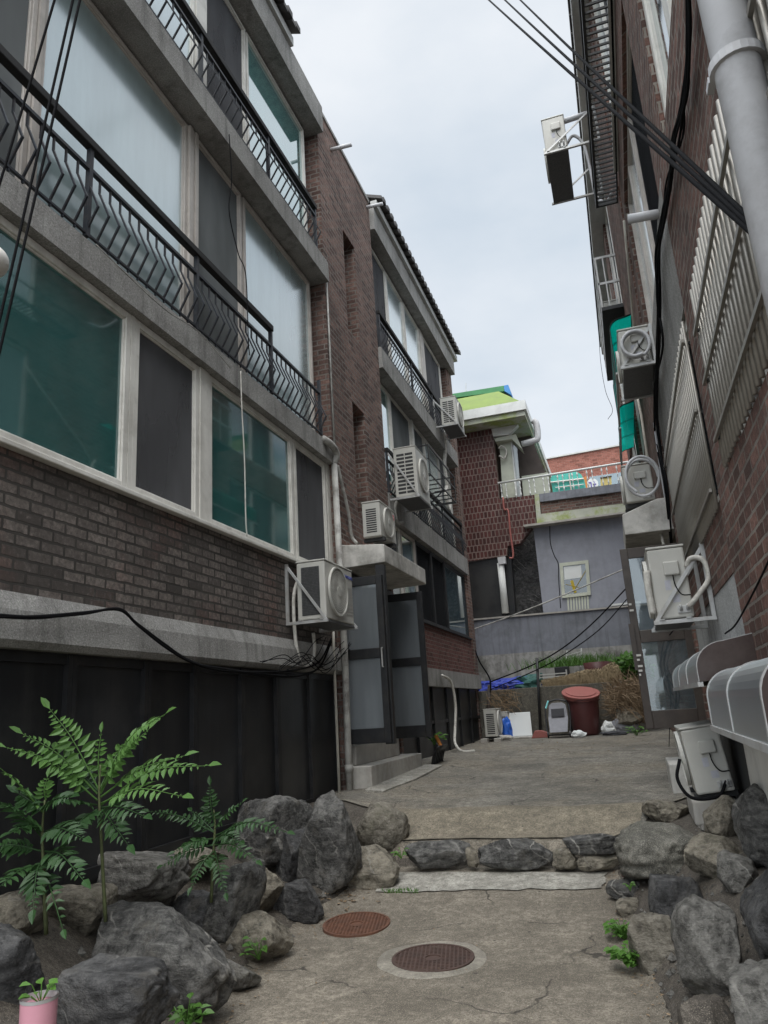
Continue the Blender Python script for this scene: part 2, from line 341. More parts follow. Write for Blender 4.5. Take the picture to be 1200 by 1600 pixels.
M['ac_dark'] = m_plain('ac_dark', (.03,.03,.03), .3, 20, .6, .1)
M['ac_fin'] = m_plain('ac_fin', (.10,.10,.10), .4, 40, .5, .3)
M['steel'] = m_plain('galvanised', (.44,.44,.43), .12, 9, .42, .08, 40, dirt=(.22,.18,.14), dirt_amt=.35, metal=.35)
M['stainless'] = m_plain('stainless', (.33,.31,.275), .15, 12, .42, .04, 40, dirt=(.2,.175,.15), dirt_amt=.4, metal=.6)
M['pvc_grey'] = m_plain('pvc_grey', (.52,.52,.53), .1, 5, .5, .05, 30, dirt=(.22,.21,.2), dirt_amt=.4)
M['pipe_dirty'] = m_plain('pipe_dirty', (.40,.39,.36), .25, 6, .6, .1, 30, dirt=(.09,.08,.07), dirt_amt=.7, streak=.4)
M['pipe_cream'] = m_plain('pipe_cream', (.55,.52,.45), .15, 6, .5, .05, 30, dirt=(.25,.22,.18), dirt_amt=.4)
M['cable'] = m_plain('cable_black', (.010,.010,.011), .2, 20, .85, .05, spec=.08)
M['foam'] = m_plain('hose_wrap', (.56,.54,.49), .15, 20, .8, .3, 80, dirt=(.25,.22,.19), dirt_amt=.5)
M['roof_tile'] = m_plain('roof_tile', (.075,.07,.068), .35, 8, .7, .3, 40)
M['fascia'] = m_plain('fascia_paint', (.50,.50,.48), .15, 3, .8, .1, 30, dirt=(.26,.25,.23), dirt_amt=.4, streak=.25)
M['brown_metal'] = m_plain('brown_metal', (.055,.042,.034), .25, 8, .42, .08, 40, dirt=(.1,.085,.07), dirt_amt=.3)
M['poly_brown'] = m_plain('polycarbonate_brown', (.045,.028,.024), .25, 3, .3, .03, 20, dirt=(.12,.1,.09), dirt_amt=.3)
def m_poly(name, col, tint):
    t = NT(name); a = t.n('ShaderNodeBsdfTranslucent'); t.put(a.inputs[0], col); b = t.n('ShaderNodeBsdfTransparent'); t.put(b.inputs[0], tint); g = t.n('ShaderNodeBsdfGlossy'); t.put(g.inputs['Roughness'], .15)
    x = t.n('ShaderNodeMixShader'); t.put(x.inputs[0], .45); t.t.links.new(a.outputs[0], x.inputs[1]); t.t.links.new(b.outputs[0], x.inputs[2])
    y = t.n('ShaderNodeMixShader'); t.put(y.inputs[0], .06); t.t.links.new(x.outputs[0], y.inputs[1]); t.t.links.new(g.outputs[0], y.inputs[2]); return t.done(y.outputs[0])
M['green_poly'] = m_poly('polycarbonate_green', (.03,.50,.43), (.15,.75,.68))
M['grey_poly'] = m_glass('polycarbonate_smoke', (.075,.075,.08), (.25,.25,.26), .8, -.04, .3, .3)
M['rust'] = m_plain('rusty_iron', (.135,.062,.038), .4, 18, .85, .5, 60, dirt=(.07,.04,.03), dirt_amt=.6)
M['rust_dark'] = m_plain('rusty_iron_dark', (.085,.052,.042), .35, 18, .8, .5, 60, dirt=(.05,.035,.03), dirt_amt=.6)
M['rock_dark'] = m_rock('rock_dark', (.036,.035,.033), (.095,.092,.087), (.27,.26,.24), .8, lichen=(.14,.125,.10))
M['rock_black'] = m_rock('rock_black', (.03,.029,.029), (.065,.064,.064), (.16,.155,.15), .6, lichen=(.10,.09,.075))
M['rock_tan'] = m_rock('rock_tan', (.085,.074,.058), (.20,.178,.14), (.38,.34,.27), .3, lichen=(.12,.115,.08))
M['rock_grey'] = m_rock('rock_grey', (.06,.056,.05), (.15,.143,.13), (.32,.305,.275), .6, lichen=(.13,.13,.10))
M['granite'] = m_rock('rock_granite', (.10,.088,.07), (.20,.18,.145), (.33,.30,.25), .05, lichen=(.16,.15,.11))
M['concrete'] = m_concrete('path_concrete', (.285,.25,.20), (.15,.13,.103), wet=.5)
M['concrete_up'] = m_concrete('yard_concrete', (.295,.272,.228), (.105,.097,.084), tan=(.28,.235,.17), wet=.5)
M['concrete_light'] = m_concrete('new_concrete', (.43,.41,.36), (.215,.20,.172), cracks=False, wet=.4, aggregate=.5)
M['apron'] = m_concrete('tan_concrete', (.29,.25,.185), (.13,.113,.087), tan=(.31,.27,.205), cracks=False, wet=.45, sc=1.5)
M['concrete_ring'] = m_concrete('mortar_ring', (.34,.31,.26), (.22,.20,.165), cracks=False, wet=.1, aggregate=.35)
M['concrete_mossy'] = m_concrete('mossy_concrete', (.25,.235,.20), (.10,.095,.08), tan=(.17,.165,.125), wet=.7, sc=2.2)
M['step'] = m_plain('step_concrete', (.42,.40,.365), .2, 3, .9, .4, 60, dirt=(.22,.2,.175), dirt_amt=.5, streak=.25)
M['soil'] = m_concrete('soil', (.14,.122,.10), (.07,.06,.05), cracks=False, wet=.6, aggregate=.9)
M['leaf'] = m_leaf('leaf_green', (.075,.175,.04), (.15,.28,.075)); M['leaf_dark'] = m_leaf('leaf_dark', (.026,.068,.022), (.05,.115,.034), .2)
M['weed'] = m_leaf('leaf_weed', (.07,.17,.03), (.13,.27,.05)); M['stem'] = m_plain('stem', (.085,.10,.04), .3, 20, .7, .2)
M['twig'] = m_plain('dry_twig', (.24,.17,.105), .4, 12, .9, .3); M['straw'] = m_plain('dry_straw', (.27,.205,.12), .35, 12, .9, .3)
# ================================================================ GROUND
def sst(a, b, x):
    t = max(0, min(1, (x-a)/(b-a))); return t*t*(3-2*t)
def interp(tab, y):
    if y <= tab[0][0]: return tab[0][1]
    for (a, p), (b, q) in zip(tab, tab[1:]):
        if y <= b: return p + (q-p)*(y-a)/(b-a)
    return tab[-1][1]
XL = [(0, -1.7), (3.5, -2.15), (4.2, -2.45), (5, -2.6), (5.6, -2.65), (6.2, -2.62), (6.8, -2.42), (7.3, -2.3), (9, -2.3)]
XR = [(0, .05), (3.8, -.07), (4.5, -.08), (5.2, -.18), (6.2, -.28), (6.8, -.36), (7.3, -.37), (9, -.37)]
ZL = [(5.2, 0), (5.7, .02), (6.2, .055), (6.8, .125), (7.25, .185), (9, .2)]
def zlow(Y): return interp(ZL, Y)
def zup(Y, X=-1.5): return .58 + .0216*(Y-8.3) + (.075*sst(2.2, 3.5, -X) if Y < 13 else .075*sst(2.2, 3.5, -X)*max(0, 1-(Y-13)/5))
def hgt(X, Y):
    if Y < 7.36: z = zlow(Y) + .215*sst(7.26, 7.36, Y)
    elif Y < 8.3: z = .40 + (zup(8.3, X)-.40)*sst(7.40, 8.05, Y)
    else: z = zup(Y, X)
    bank = .56
    if Y < 8.2:
        k = 1-sst(7.6, 8.2, Y); l = .25*sst(0, .3, interp(XL, Y)-X)+.75*sst(.45, 1.25, interp(XL, Y)-X); r = .3*sst(0, .2, X-interp(XR, Y))+.7*sst(.2, .8, X-interp(XR, Y))
        z = z + (max(bank, z)-z)*max(l, r)*k
    z += .012*noise.noise(Vector((X*1.3, Y*1.3, 0))) + .006*noise.noise(Vector((X*5, Y*5, 3)))
    return z
def sheet(name, mat, x0, x1, y0, y1, st, dz, inside=None, label=None):
    nx, ny = int(round((x1-x0)/st)), int(round((y1-y0)/st)); mb = MB(); idx = {}
    def vid(i, j):
        if (i, j) not in idx:
            x, y = x0+i*st, y0+j*st; idx[(i, j)] = len(mb.v); mb.v.append((x, y, hgt(x, y)+dz))
        return idx[(i, j)]
    for i in range(nx):
        for j in range(ny):
            if inside is None or inside(x0+(i+.5)*st, y0+(j+.5)*st): mb.f.append((vid(i,j), vid(i+1,j), vid(i+1,j+1), vid(i,j+1)))
    o = mb.build(name, mat, None, True, fix=False); tag(o, label, kind='structure'); return o
def wob(a, b, s=2.0, k=.12): return k*noise.noise(Vector((a*s, b*s, 7.7)))
def strip_sheet(name, mat, xa, xb, y0, y1, nu, st, dz, label):
    """a sheet between the edge curves xa(y) and xb(y)"""
    nv = int(round((y1(0)-y0(0))/st)) if callable(y0) else int(round((y1-y0)/st)); mb = MB()
    for j in range(nv+1):
        for i in range(nu+1):
            u = i/nu
            if callable(y0): ya, yb = y0(u), y1(u)
            else: ya, yb = y0, y1
            y = ya+(yb-ya)*j/nv; l, r = xa(y), xb(y); x = l+(r-l)*u; mb.v.append((x, y, hgt(x, y)+dz))
    w = nu+1
    for j in range(nv):
        for i in range(nu): mb.f.append((j*w+i, j*w+i+1, j*w+w+i+1, j*w+w+i))
    return tag(mb.build(name, mat, None, True, fix=False), label, kind='structure')
sheet('soil', M['soil'], -6, 3, -1.5, 9.2, .06, 0, label='dark soil banks under the rockery')
fb = lambda y, k: .05*noise.noise(Vector((y*1.7, k, 2)))+.03*noise.noise(Vector((y*6, k, 5)))+.012*noise.noise(Vector((y*19, k, 8)))
strip_sheet('lower_path', M['concrete'], lambda y: interp(XL, y)-.10+fb(y, 1), lambda y: interp(XR, y)+.05+fb(y, 9), -1.5, 7.375, 64, .035, .014, 'worn grey concrete path at the foot of the steps')
UL = [(7.3, -2.4), (7.8, -2.6), (8.3, -3.1), (8.8, -3.72), (9.1, -3.9), (9.5, -4.4), (22, -4.4)]; UR = [(7.3, -.3), (7.7, .0), (8.1, .18), (8.5, .35), (8.8, .8), (9.2, 1.3), (22, 1.5)]
strip_sheet('upper_yard', M['concrete_up'], lambda y: interp(UL, y)+fb(y, 3), lambda y: interp(UR, y)+fb(y, 6), 7.365, 22, 90, .045, .016, 'stained concrete yard above the stone step')
strip_sheet('tan_apron', M['apron'], lambda y: -2.5-.3*(y-7.36)+fb(y, 13), lambda y: -.18+.35*(y-7.36)+fb(y, 16)*2, lambda u: 7.362+.008*noise.noise(Vector((u*9, 3, 1))), lambda u: 8.15+.16*noise.noise(Vector((u*3.5, 5, 1)))+.05*noise.noise(Vector((u*14, 5, 1))), 80, .03, .024, 'tan sloping concrete apron behind the edging stones')
strip_sheet('cement_slab', M['concrete_light'], lambda y: -2.32+.15*(y-6.68)+fb(y, 4)*.6, lambda y: -.42+fb(y, 7)*1.2, lambda u: 6.62+.07*noise.noise(Vector((u*3, 1, 1)))+.035*noise.noise(Vector((u*15, 1, 1)))+.12*u, lambda u: 7.10+.03*noise.noise(Vector((u*4, 2, 1))), 70, .03, .024, 'pale new cement slab below the stone step')
g = MB(); g.add([(-400,-60,-.35),(400,-60,-.35),(400,900,-.35),(-400,900,-.35)], [(0,1,2,3)])
tag(g.build('ground', M['soil'], fix=False), 'bare ground reaching to the horizon', kind='structure')
# manhole covers
def manhole(name, x, y, r, mat, label, ringmat=None, rr=0):
    z = hgt(x, y)+.010; t = thing(name, label, 'manhole cover', (x, y, z), radians(12)); t.rotation_euler.x = math.atan2(hgt(x, y+.25)-hgt(x, y-.25), .5)
    b = MB(); b.disc((0,0,-.03), (0,0,1), r, .036, 48); b.ring((0,0,.006), (0,0,1), r*.93, r, .010, 48); b.ring((0,0,.006), (0,0,1), r*.19, r*.23, .008, 32)
    n = 9
    for k in range(-n, n+1):
        c = k*r*.93/n*.98; h = sqrt(max(0, (r*.93)**2-c*c))
        for s in (0, 1):
            segs = [(-h, h)]
            if abs(c) < r*.2:
                q = sqrt((r*.2)**2-c*c); segs = [(-h, -q), (q, h)]
            for a, e in segs:
                if s: b.box(c-.005, c+.005, a, e, .005, .012)
                else: b.box(a, e, c-.005, c+.005, .005, .0115)
    xs = [(p[0]+x, p[1]+y, p[2]+z) for p in b.v]; b.v = xs
    b.build('lid', mat, t)
    if ringmat:
        q = MB(); N = 64
        for k in range(N):
            an = 2*pi*k/N; R2 = rr*(1+.10*noise.noise(Vector((cos(an)*1.5, sin(an)*1.5, x))))
            [q.v.append((x+cos(an)*w_, y+sin(an)*w_, hgt(x+cos(an)*w_, y+sin(an)*w_)+h_)) for w_, h_ in ((r-.004, .020), ((r+R2)/2, .024), (R2, .013))]
        for k in range(N):
            a, c = 3*k, 3*((k+1) % N); q.f += [(a, a+1, c+1, c), (a+1, a+2, c+2, c+1)]
        tag(q.build('mortar_ring', ringmat, None, True), 'pale mortar collar around the brown manhole cover', kind='structure')
manhole('manhole_cover', -1.49, 5.3, .275, M['rust_dark'], 'dark brown iron manhole cover ringed by pale mortar', M['concrete_ring'], .37)
q = P(557, 1443, Z=.06)
manhole('manhole_cover', q.x, q.y, .262, M['rust'], 'orange rusty iron manhole cover beside the left rocks')
# ================================================================ LEFT BUILDING
FX = -3.7
LB = thing('apartment_building', 'three storey brick apartment building with large balcony windows and a brick stair tower', 'building', (FX, 10.5, .66))
def win(root, x, y0, y1, z0, z1, pane, frame=None, fw=.05, s=1, cur=None, back=.03, dep=.07, mid=None):
    """a framed pane in a wall plane x; s=+1 looks towards +X"""
    b = MB(); f0, f1 = x-s*dep, x
    b.box(f0, f1, y0, y0+fw, z0, z1); b.box(f0, f1, y1-fw, y1, z0, z1)
    b.box(f0, f1, y0+fw, y1-fw, z0, z0+fw); b.box(f0, f1, y0+fw, y1-fw, z1-fw, z1)
    # inner lip
    l = .014; g0, g1 = x-s*dep*.8, x-s*.018
    b.box(g0, g1, y0+fw, y0+fw+l, z0+fw, z1-fw); b.box(g0, g1, y1-fw-l, y1-fw, z0+fw, z1-fw)
    b.box(g0, g1, y0+fw+l, y1-fw-l, z0+fw, z0+fw+l); b.box(g0, g1, y0+fw+l, y1-fw-l, z1-fw-l, z1-fw)
    w = b.build('window', frame or M['pvc_white'], root, bevel=.004, seg=1)
    p = MB(); p.box(x-s*(back+.012), x-s*(back+.006), y0+fw+.002, y1-fw-.002, z0+fw+.002, z1-fw-.002); p.build('pane', pane, w)
    if cur:
        for c0, c1 in cur:
            ya, yb = y0+(y1-y0)*c0, y0+(y1-y0)*c1; n = max(6, int((yb-ya)/.035)); c = MB()
            for k in range(n+1):
                yy = ya+(yb-ya)*k/n; dx = .035*sin(k*1.9)+.02*sin(k*.7)
                c.v += [(x-s*(.22+dx), yy, z0+.02), (x-s*(.22+dx), yy, z1-.02)]
            for k in range(n): c.f.append((2*k, 2*k+2, 2*k+3, 2*k+1))
            c.build('curtain', M['curtain'], w, True)
    return w
def part(name, mat, root, *boxes, bevel=0):
    b = MB()
    for q in boxes: b.box(*q)
    return b.build(name, mat, root, bevel=bevel)
Y0 = 1.6
# core behind the rooms and the floor slabs
part('core', M['brick_red'], LB, (-11, -4.7, Y0, 19.25, .3, 11.0))
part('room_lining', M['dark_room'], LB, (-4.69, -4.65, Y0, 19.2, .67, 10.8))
part('side_wall', M['brick_red'], LB, (-4.64, -3.86, Y0-.2, Y0, .3, 10.84)); part('side_wall', M['brick_red'], LB, (-4.64, -3.72, 19.06, 19.25, .3, 10.84))
part('party_wall', M['dark_room'], LB, (-4.64, -3.9, 9.5, 9.6, .67, 10.84), (-4.64, -3.9, 11.98, 12.06, 3.7, 10.84))
# semi-basement cladding
ye = [1.6, 2.5, 3.45, 4.37, 5.25, 5.97, 6.84, 7.64, 8.54, 9.40]
for a, b in zip(ye, ye[1:]):
    p = part('black_panel', M['black_sheen' if b in (5.25, 6.84, 8.54) else 'black_panel'], LB, (-3.76, -3.745, a+.002, b-.002, .62, 2.14))
    part('panel_frame', M['black_metal'], p, (-3.744, -3.70, a+.002, a+.045, .62, 2.14), (-3.744, -3.70, b-.045, b-.002, .62, 2.14), (-3.744, -3.71, a+.045, b-.045, .62, .70), (-3.744, -3.715, a+.045, b-.045, 2.07, 2.14))
part('plinth', M['black_panel'], LB, (-4.6, -3.72, Y0, 9.42, .2, .618))
# rough-cast band, with a soft lower lip
b = MB(); prof = [(-4.6, 2.145), (-3.64, 2.145), (-3.60, 2.19), (-3.615, 2.38), (-3.665, 2.50), (-4.6, 2.50)]
b.prism([(x, Y0, z) for x, z in prof], (0, 9.44-Y0, 0)); b.build('plaster_band', M['plaster'], LB)
part('brick_wall', M['brick_grey'], LB, (-3.95, -3.69, Y0, 9.45, 2.503, 3.44))
part('window_sill', M['pvc_white'], LB, (-3.95, -3.63, Y0, 9.43, 3.443, 3.485), bevel=.008)
for a, b_, pm, cur in ((1.7, 3.3, 'glass_teal', None), (3.33, 4.88, 'glass_teal', [(.80, .98), (.0, .12)]), (4.94, 5.98, 'screen', [(.5, .75)]), (6.16, 8.19, 'glass_teal', [(.55, .75)]), (8.23, 9.32, 'screen', [(0.05, .3), (.6, .9)])):
    win(LB, FX+.01, a, b_, 3.49, 5.10, M[pm], fw=.065, cur=cur)
part('mullion', M['pvc_white'], LB, (-3.80, -3.68, 5.985, 6.155, 3.49, 5.10)); part('mullion', M['pvc_white'], LB, (-3.80, -3.685, 9.325, 9.44, 3.49, 5.10))
part('mullion', M['pvc_white'], LB, (-3.80, -3.688, 4.885, 4.935, 3.49, 5.10))
def ledge(y0, y1, z0, z1, xf=-3.56, mat='plaster'):
    b = MB(); b.prism([(-4.64, y0, z0), (xf, y0, z0), (xf-.005, y0, z1-.02), (xf-.03, y0, z1), (-4.64, y0, z1)], (0, y1-y0, 0)); return b.build('concrete_ledge', M[mat], LB)
ledge(Y0, 9.42, 5.105, 5.40, -3.60); ledge(Y0, 9.42, 8.06, 8.42, -3.54)
# middle floor windows, set back
XW = -3.80
for a, b_, pm, cur in ((1.7, 2.7, 'glass_sky', None), (2.75, 3.72, 'screen_pale', None), (3.78, 5.90, 'glass_sky', None), (6.08, 7.12, 'screen_pale', [(.0, .72)]), (7.17, 9.27, 'glass_sky', [(.1, .9)])):
    win(LB, XW, a, b_, 5.42, 8.03, M[pm], M['pvc_pink'], fw=.05, cur=cur)
part('mullion', M['pvc_pink'], LB, (-3.9, -3.77, 5.905, 5.96, 5.42, 8.03), (-3.9, -3.785, 5.97, 6.01, 5.42, 8.03), (-3.9, -3.77, 6.02, 6.075, 5.42, 8.03)); part('mullion', M['pvc_pink'], LB, (-3.9, -3.78, 3.725, 3.775, 5.42, 8.03))
# top floor windows
for a, b_, pm in ((1.7, 3.6, 'glass_green'), (3.65, 4.7, 'screen'), (4.75, 6.0, 'glass_sky'), (6.22, 7.26, 'screen'), (7.29, 9.22, 'glass_green')):
    win(LB, XW+.02, a, b_, 8.44, 10.80, M[pm], M['pvc_white'], fw=.045)
part('mullion', M['pvc_white'], LB, (-3.9, -3.76, 6.005, 6.215, 8.44, 10.80))
# eave
b = MB(); b.prism([(-4.64, Y0, 10.84), (-3.52, Y0, 10.84), (-3.52, Y0, 11.34), (-4.64, Y0, 11.34)], (0, 9.42-Y0, 0)); b.build('eave_band', M['plaster'], LB)
def tile_eave(y0, y1):
    part('fascia_board', M['fascia'], LB, (-3.6, -3.47, y0, y1, 11.345, 11.50))
    t = MB(); n = int((y1-y0)/.27)
    for k in range(n):
        a = y0+(y1-y0)*k/n; w = (y1-y0)/n
        t.prism([(-4.7, a, 12.02), (-3.36, a, 11.50), (-3.36, a, 11.57), (-4.7, a, 12.09)], (0, w*.5, 0))
        t.prism([(-4.7, a+w*.5, 12.05), (-3.35, a+w*.5, 11.53), (-3.35, a+w*.5, 11.63), (-4.7, a+w*.5, 12.14)], (0, w*.5, 0))
    t.build('roof', M['roof_tile'], LB)
    r = MB(); r.prism([(-11, y0, 11.0), (-3.6, y0, 11.51), (-4.7, y0, 12.0), (-11, y0, 12.3)], (0, y1-y0, 0)); r.build('roof_deck', M['roof_tile'], LB)
tile_eave(Y0, 8.2)
# stair tower: brick with two slit openings per storey line
T0, T1, TX = 9.44, 12.08, -3.63
b = MB(); zz = [3.66, 4.62, 6.50, 7.80, 9.72, 11.43]; s0, s1 = 10.44, 11.02
b.box(-4.1, TX, T0, s0, 3.66, 11.43); b.box(-4.1, TX, s1, T1, 3.66, 11.43)
for a, c in ((3.66, 4.62), (6.50, 7.80), (9.72, 11.43)): b.box(-4.1, TX, s0, s1, a, c)
b.build('stair_tower', M['brick_red'], LB)
for a, c in ((4.62, 6.50), (7.80, 9.72)):
    w = part('slit_window', M['black_metal'], LB, (-3.92, -3.86, s0+.002, s0+.04, a, c), (-3.92, -3.86, s1-.04, s1-.002, a, c))
    part('pane', M['glass_dark'], w, (-3.90, -3.89, s0+.04, s1-.04, a+.002, c-.002))
part('coping', M['plaster'], LB, (-4.1, -3.61, T0, T1, 11.433, 11.50))
# entrance recess
part('entrance_wall', M['brick_red'], LB, (-4.1, -3.64, T0+.002, T0+.1, .5, 3.655)); part('entrance_wall', M['brick_red'], LB, (-4.1, -3.64, T1-.12, T1, .5, 3.655))
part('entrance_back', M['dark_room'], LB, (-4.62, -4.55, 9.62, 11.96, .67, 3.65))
c = MB(); c.prism([(-4.1, 9.62, 3.60), (-2.99, 9.62, 3.63), (-2.99, 9.62, 3.885), (-4.1, 9.62, 4.0)], (0, 2.22, 0)); c.build('canopy', M['slab'], LB, bevel=.012)
def door(root, y, x0, x1, z0, z1, rails, frame, glass, fw=.09, th=.05):
    b = MB(); b.box(x0, x0+fw, y, y+th, z0, z1); b.box(x1-fw, x1, y, y+th, z0, z1)
    for a, c in rails: b.box(x0+fw, x1-fw, y+.002, y+th-.002, a, c)
    d = b.build('door', frame, root, bevel=.004, seg=1)
    for (a, c), (e, g) in zip(rails, rails[1:]):
        p = MB(); p.box(x0+fw-.005, x1-fw+.005, y+.022, y+.028, c-.005, e+.005); p.build('pane', glass, d)
    return d
d1 = door(LB, 9.50, -3.70, -3.02, 1.24, 3.44, [(1.24, 1.43), (2.33, 2.46), (3.32, 3.44)], M['black_metal'], M['glass_door'])
d2 = door(LB, 11.42, -3.72, -2.98, 1.22, 3.46, [(1.22, 1.40), (2.30, 2.43), (3.34, 3.46)], M['black_metal'], M['glass_door'])
part('door_post', M['black_metal'], LB, (-3.12, -3.0, 9.56, 9.66, 1.22, 3.59)); part('door_header', M['black_metal'], LB, (-3.66, -3.6, 9.62, 11.9, 3.46, 3.58))
h = MB(); h.tube([(-3.06, 9.48, 2.2), (-3.06, 9.44, 2.2), (-3.06, 9.44, 2.45), (-3.06, 9.48, 2.45)], .01, 6); h.build('handle', M['steel'], d1)
# far bay
B0, B1 = 12.1, 19.05
part('plaster_band', M['plaster'], LB, (-4.6, -3.62, B0, B1+.22, 2.06, 2.40))
part('brick_wall', M['brick_low'], LB, (-3.95, -3.69, B0, B1, 2.403, 3.27))
for a, b_ in zip([12.15, 13.3, 14.5, 15.7, 16.9, 18.1], [13.3, 14.5, 15.7, 16.9, 18.1, 19.2]):
    p = part('black_panel', M['black_panel'], LB, (-3.76, -3.745, a, b_-.004, .70, 2.055)); part('panel_frame', M['black_metal'], p, (-3.744, -3.70, a, a+.05, .70, 2.055), (-3.744, -3.71, a+.05, b_-.004, 1.36, 1.42), (-3.744, -3.71, a+.05, b_-.004, .70, .78))
part('window_sill', M['black_metal'], LB, (-3.95, -3.64, B0, 18.75, 3.273, 3.31))
for a, b_, pm, fr in ((12.2, 12.95, 'glass_dark', 'pvc_white'), (13.0, 14.0, 'glass_teal', 'pvc_pink'), (14.02, 15.25, 'screen_dark', 'black_metal'), (15.27, 16.45, 'screen_dark', 'black_metal'), (16.48, 18.7, 'glass_blue', 'black_metal')):
    win(LB, FX, a, b_, 3.315, 4.93, M[pm], M[fr], fw=.05)
ledge(B0, 18.85, 4.95, 5.40, -3.60)
for a, b_, pm in ((12.15, 13.22, 'glass_green'), (13.25, 14.75, 'screen_pale'), (14.9, 15.9, 'screen_pale'), (15.93, 17.3, 'glass_sky'), (17.33, 18.5, 'screen_pale')):
    win(LB, XW, a, b_, 5.42, 7.82, M[pm], M['pvc_white'], fw=.045)
part('mullion', M['pvc_white'], LB, (-3.88, -3.77, 14.755, 14.895, 5.42, 7.82))
ledge(B0, 18.6, 7.84, 8.27, -3.56)
for a, b_, pm in ((12.15, 13.5, 'screen'), (13.53, 14.8, 'glass_sky'), (14.86, 16.2, 'glass_sky'), (16.6, 18.4, 'screen')):
    win(LB, XW+.02, a, b_, 8.29, 10.80, M[pm], M['pvc_white'], fw=.05)
part('mullion', M['pvc_pink'], LB, (-3.88, -3.765, 16.21, 16.59, 8.29, 10.80))
part('brick_pier', M['brick_red'], LB, (-4.1, -3.66, 18.86, 19.26, 2.403, 10.83), (-4.1, -3.68, 18.72, 18.86, 3.315, 10.83))
b = MB(); b.box(-4.64, -3.54, B0, 19.27, 10.84, 11.34); b.build('eave_band', M['plaster'], LB)
tile_eave(B0+.02, 19.5)
# entrance steps and the pale apron beside them
st = thing('entrance_steps', 'two pale concrete steps up to the black glass doors', 'steps', (-3.4, 10.6, .6))
part('step', M['step'], st, (-3.9, -3.31, 9.48, 11.95, .55, .965), bevel=.012)
part('step', M['step'], st, (-4.4, -3.56, 9.62, 11.6, .965, 1.215), bevel=.012)
b = MB(); pts = [(-3.31, 9.2), (-3.06, 9.15), (-2.99, 10.4), (-3.02, 12.1), (-3.31, 12.15)]
b.prism([(x, y, hgt(x, y)-.01) for x, y in pts], (0, 0, .05)); tag(b.build('cement_apron', M['concrete_light']), 'thin pale cement apron along the entrance steps', kind='structure')
# balcony railings
def railing(label, x, y0, y1, zb, zr, hand, posts, n, group='balcony railings with bent bars'):
    t = thing('balcony_railing', label, 'railing', (x, (y0+y1)/2, zb), 0, group)
    part('top_rail', M['rail'], t, (x-.02, x+.02, y0, y1, zr-.03, zr))
    part('bottom_rail', M['rail'], t, (x-.012, x+.012, y0, y1, zb+.02, zb+.04))
    if hand: part('handrail', M['wood_rail'], t, (x-.035, x+.04, hand[0], hand[1], hand[2], hand[2]+.08), bevel=.01)
    p0 = None
    for py in posts:
        if p0 is None:
            b = MB(); b.box(x-.021, x+.021, py-.02, py+.02, zb, (hand[2] if hand else zr+.001)); p0 = b.build('post', M['rail'], t); base = py
        else:
            c = p0.copy(); COL.objects.link(c); c.parent = t; c.location = (0, py-base, 0)
    H = zr-.03-zb; b = MB(); yb = y0+.06
    prof = [(0, H), (0, H*.80), (.105, H*.40), (0.0, H*.09), (0, 0)]
    for (xa, za), (xc, zc) in zip(prof, prof[1:]): b.bar((x+xa, yb, zb+za+(.003 if za < H else 0)), (x+xc, yb, zb+zc-.003), .017, .015)
    q = b.build('baluster', M['rail'], t)
    for k in range(1, n):
        c = q.copy(); COL.objects.link(c); c.parent = t; c.location = (0, (y1-y0-.12)*k/(n-1), 0)
railing('black railing with bent bars and thick handrail on the near middle balcony', -3.62, 2.4, 9.03, 5.41, 6.06, (2.4, 7.5, 6.24), (4.19, 5.8, 7.48, 9.01), 50)
railing('black railing with bent bars on the near top balcony', -3.58, 3.2, 9.05, 8.43, 9.0, (3.2, 9.05, 9.10), (4.2, 5.8, 7.45, 9.03), 44)
railing('black railing on the far top balcony under the tiled eave', -3.60, 12.12, 17.9, 8.28, 8.86, (12.12, 17.9, 8.98), (12.15, 14.4, 16.2, 17.88), 43)
railing('black railing on the far middle balcony behind the wall air conditioner', -3.62, 12.12, 18.5, 5.41, 6.05, (12.12, 18.5, 6.18), (12.15, 14.3, 16.4, 18.48), 46)
# ================================================================ RIGHT BUILDING
GX = .75
RB = thing('apartment_building', 'dark brick apartment building on the right with barred windows and cable bundles', 'building', (GX, 9, .6))
def rwall(name, mat, y0, y1, z0, z1, xf=GX, xb=1.05): return part(name, M[mat], RB, (xf, xb, y0, y1, z0, z1))
RY0, RY1 = .6, 19.4
part('core', M['brick_right'], RB, (1.9, 8, RY0, RY1, .2, 10.9)); part('room_lining', M['dark_room'], RB, (1.84, 1.89, RY0, RY1-.2, .3, 10.7))
part('end_wall', M['brick_right'], RB, (.80, 1.84, RY1-.25, RY1, .2, 10.72)); part('end_wall', M['brick_right'], RB, (.80, 1.84, RY0, RY0+.2, .2, 10.72))
# ground storey of the near block
rwall('brick_wall', 'brick_right', RY0, 5.22, .2, 2.90, GX-.012); rwall('brick_wall', 'brick_right', 5.223, 8.7, 2.36, 2.86)
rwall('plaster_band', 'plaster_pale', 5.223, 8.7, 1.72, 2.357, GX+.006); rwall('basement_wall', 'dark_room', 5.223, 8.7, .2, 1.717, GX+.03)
rwall('brick_wall', 'brick_right', 4.74, 5.22, 2.903, 5.28, GX-.012)
rwall('brick_wall', 'brick_right', RY0, 4.737, 4.14, 5.28, GX-.012); rwall('brick_wall', 'brick_right', 8.6, 8.75, 2.863, 4.30)
rwall('spandrel', 'plaster', 5.223, 8.72, 4.305, 5.38, GX-.005)
def cwin(y0, y1, z0, z1, pane, frame='pvc_white', x=GX+.05, fw=.05, cur=None, mids=()):
    ys = [y0] + list(mids) + [y1]
    for k, (a, b) in enumerate(zip(ys, ys[1:])):
        pm = pane[k % len(pane)] if isinstance(pane, (list, tuple)) else pane
        win(RB, x, a+.001, b-.001, z0, z1, M[pm], M[frame], fw=fw, s=-1, cur=cur)
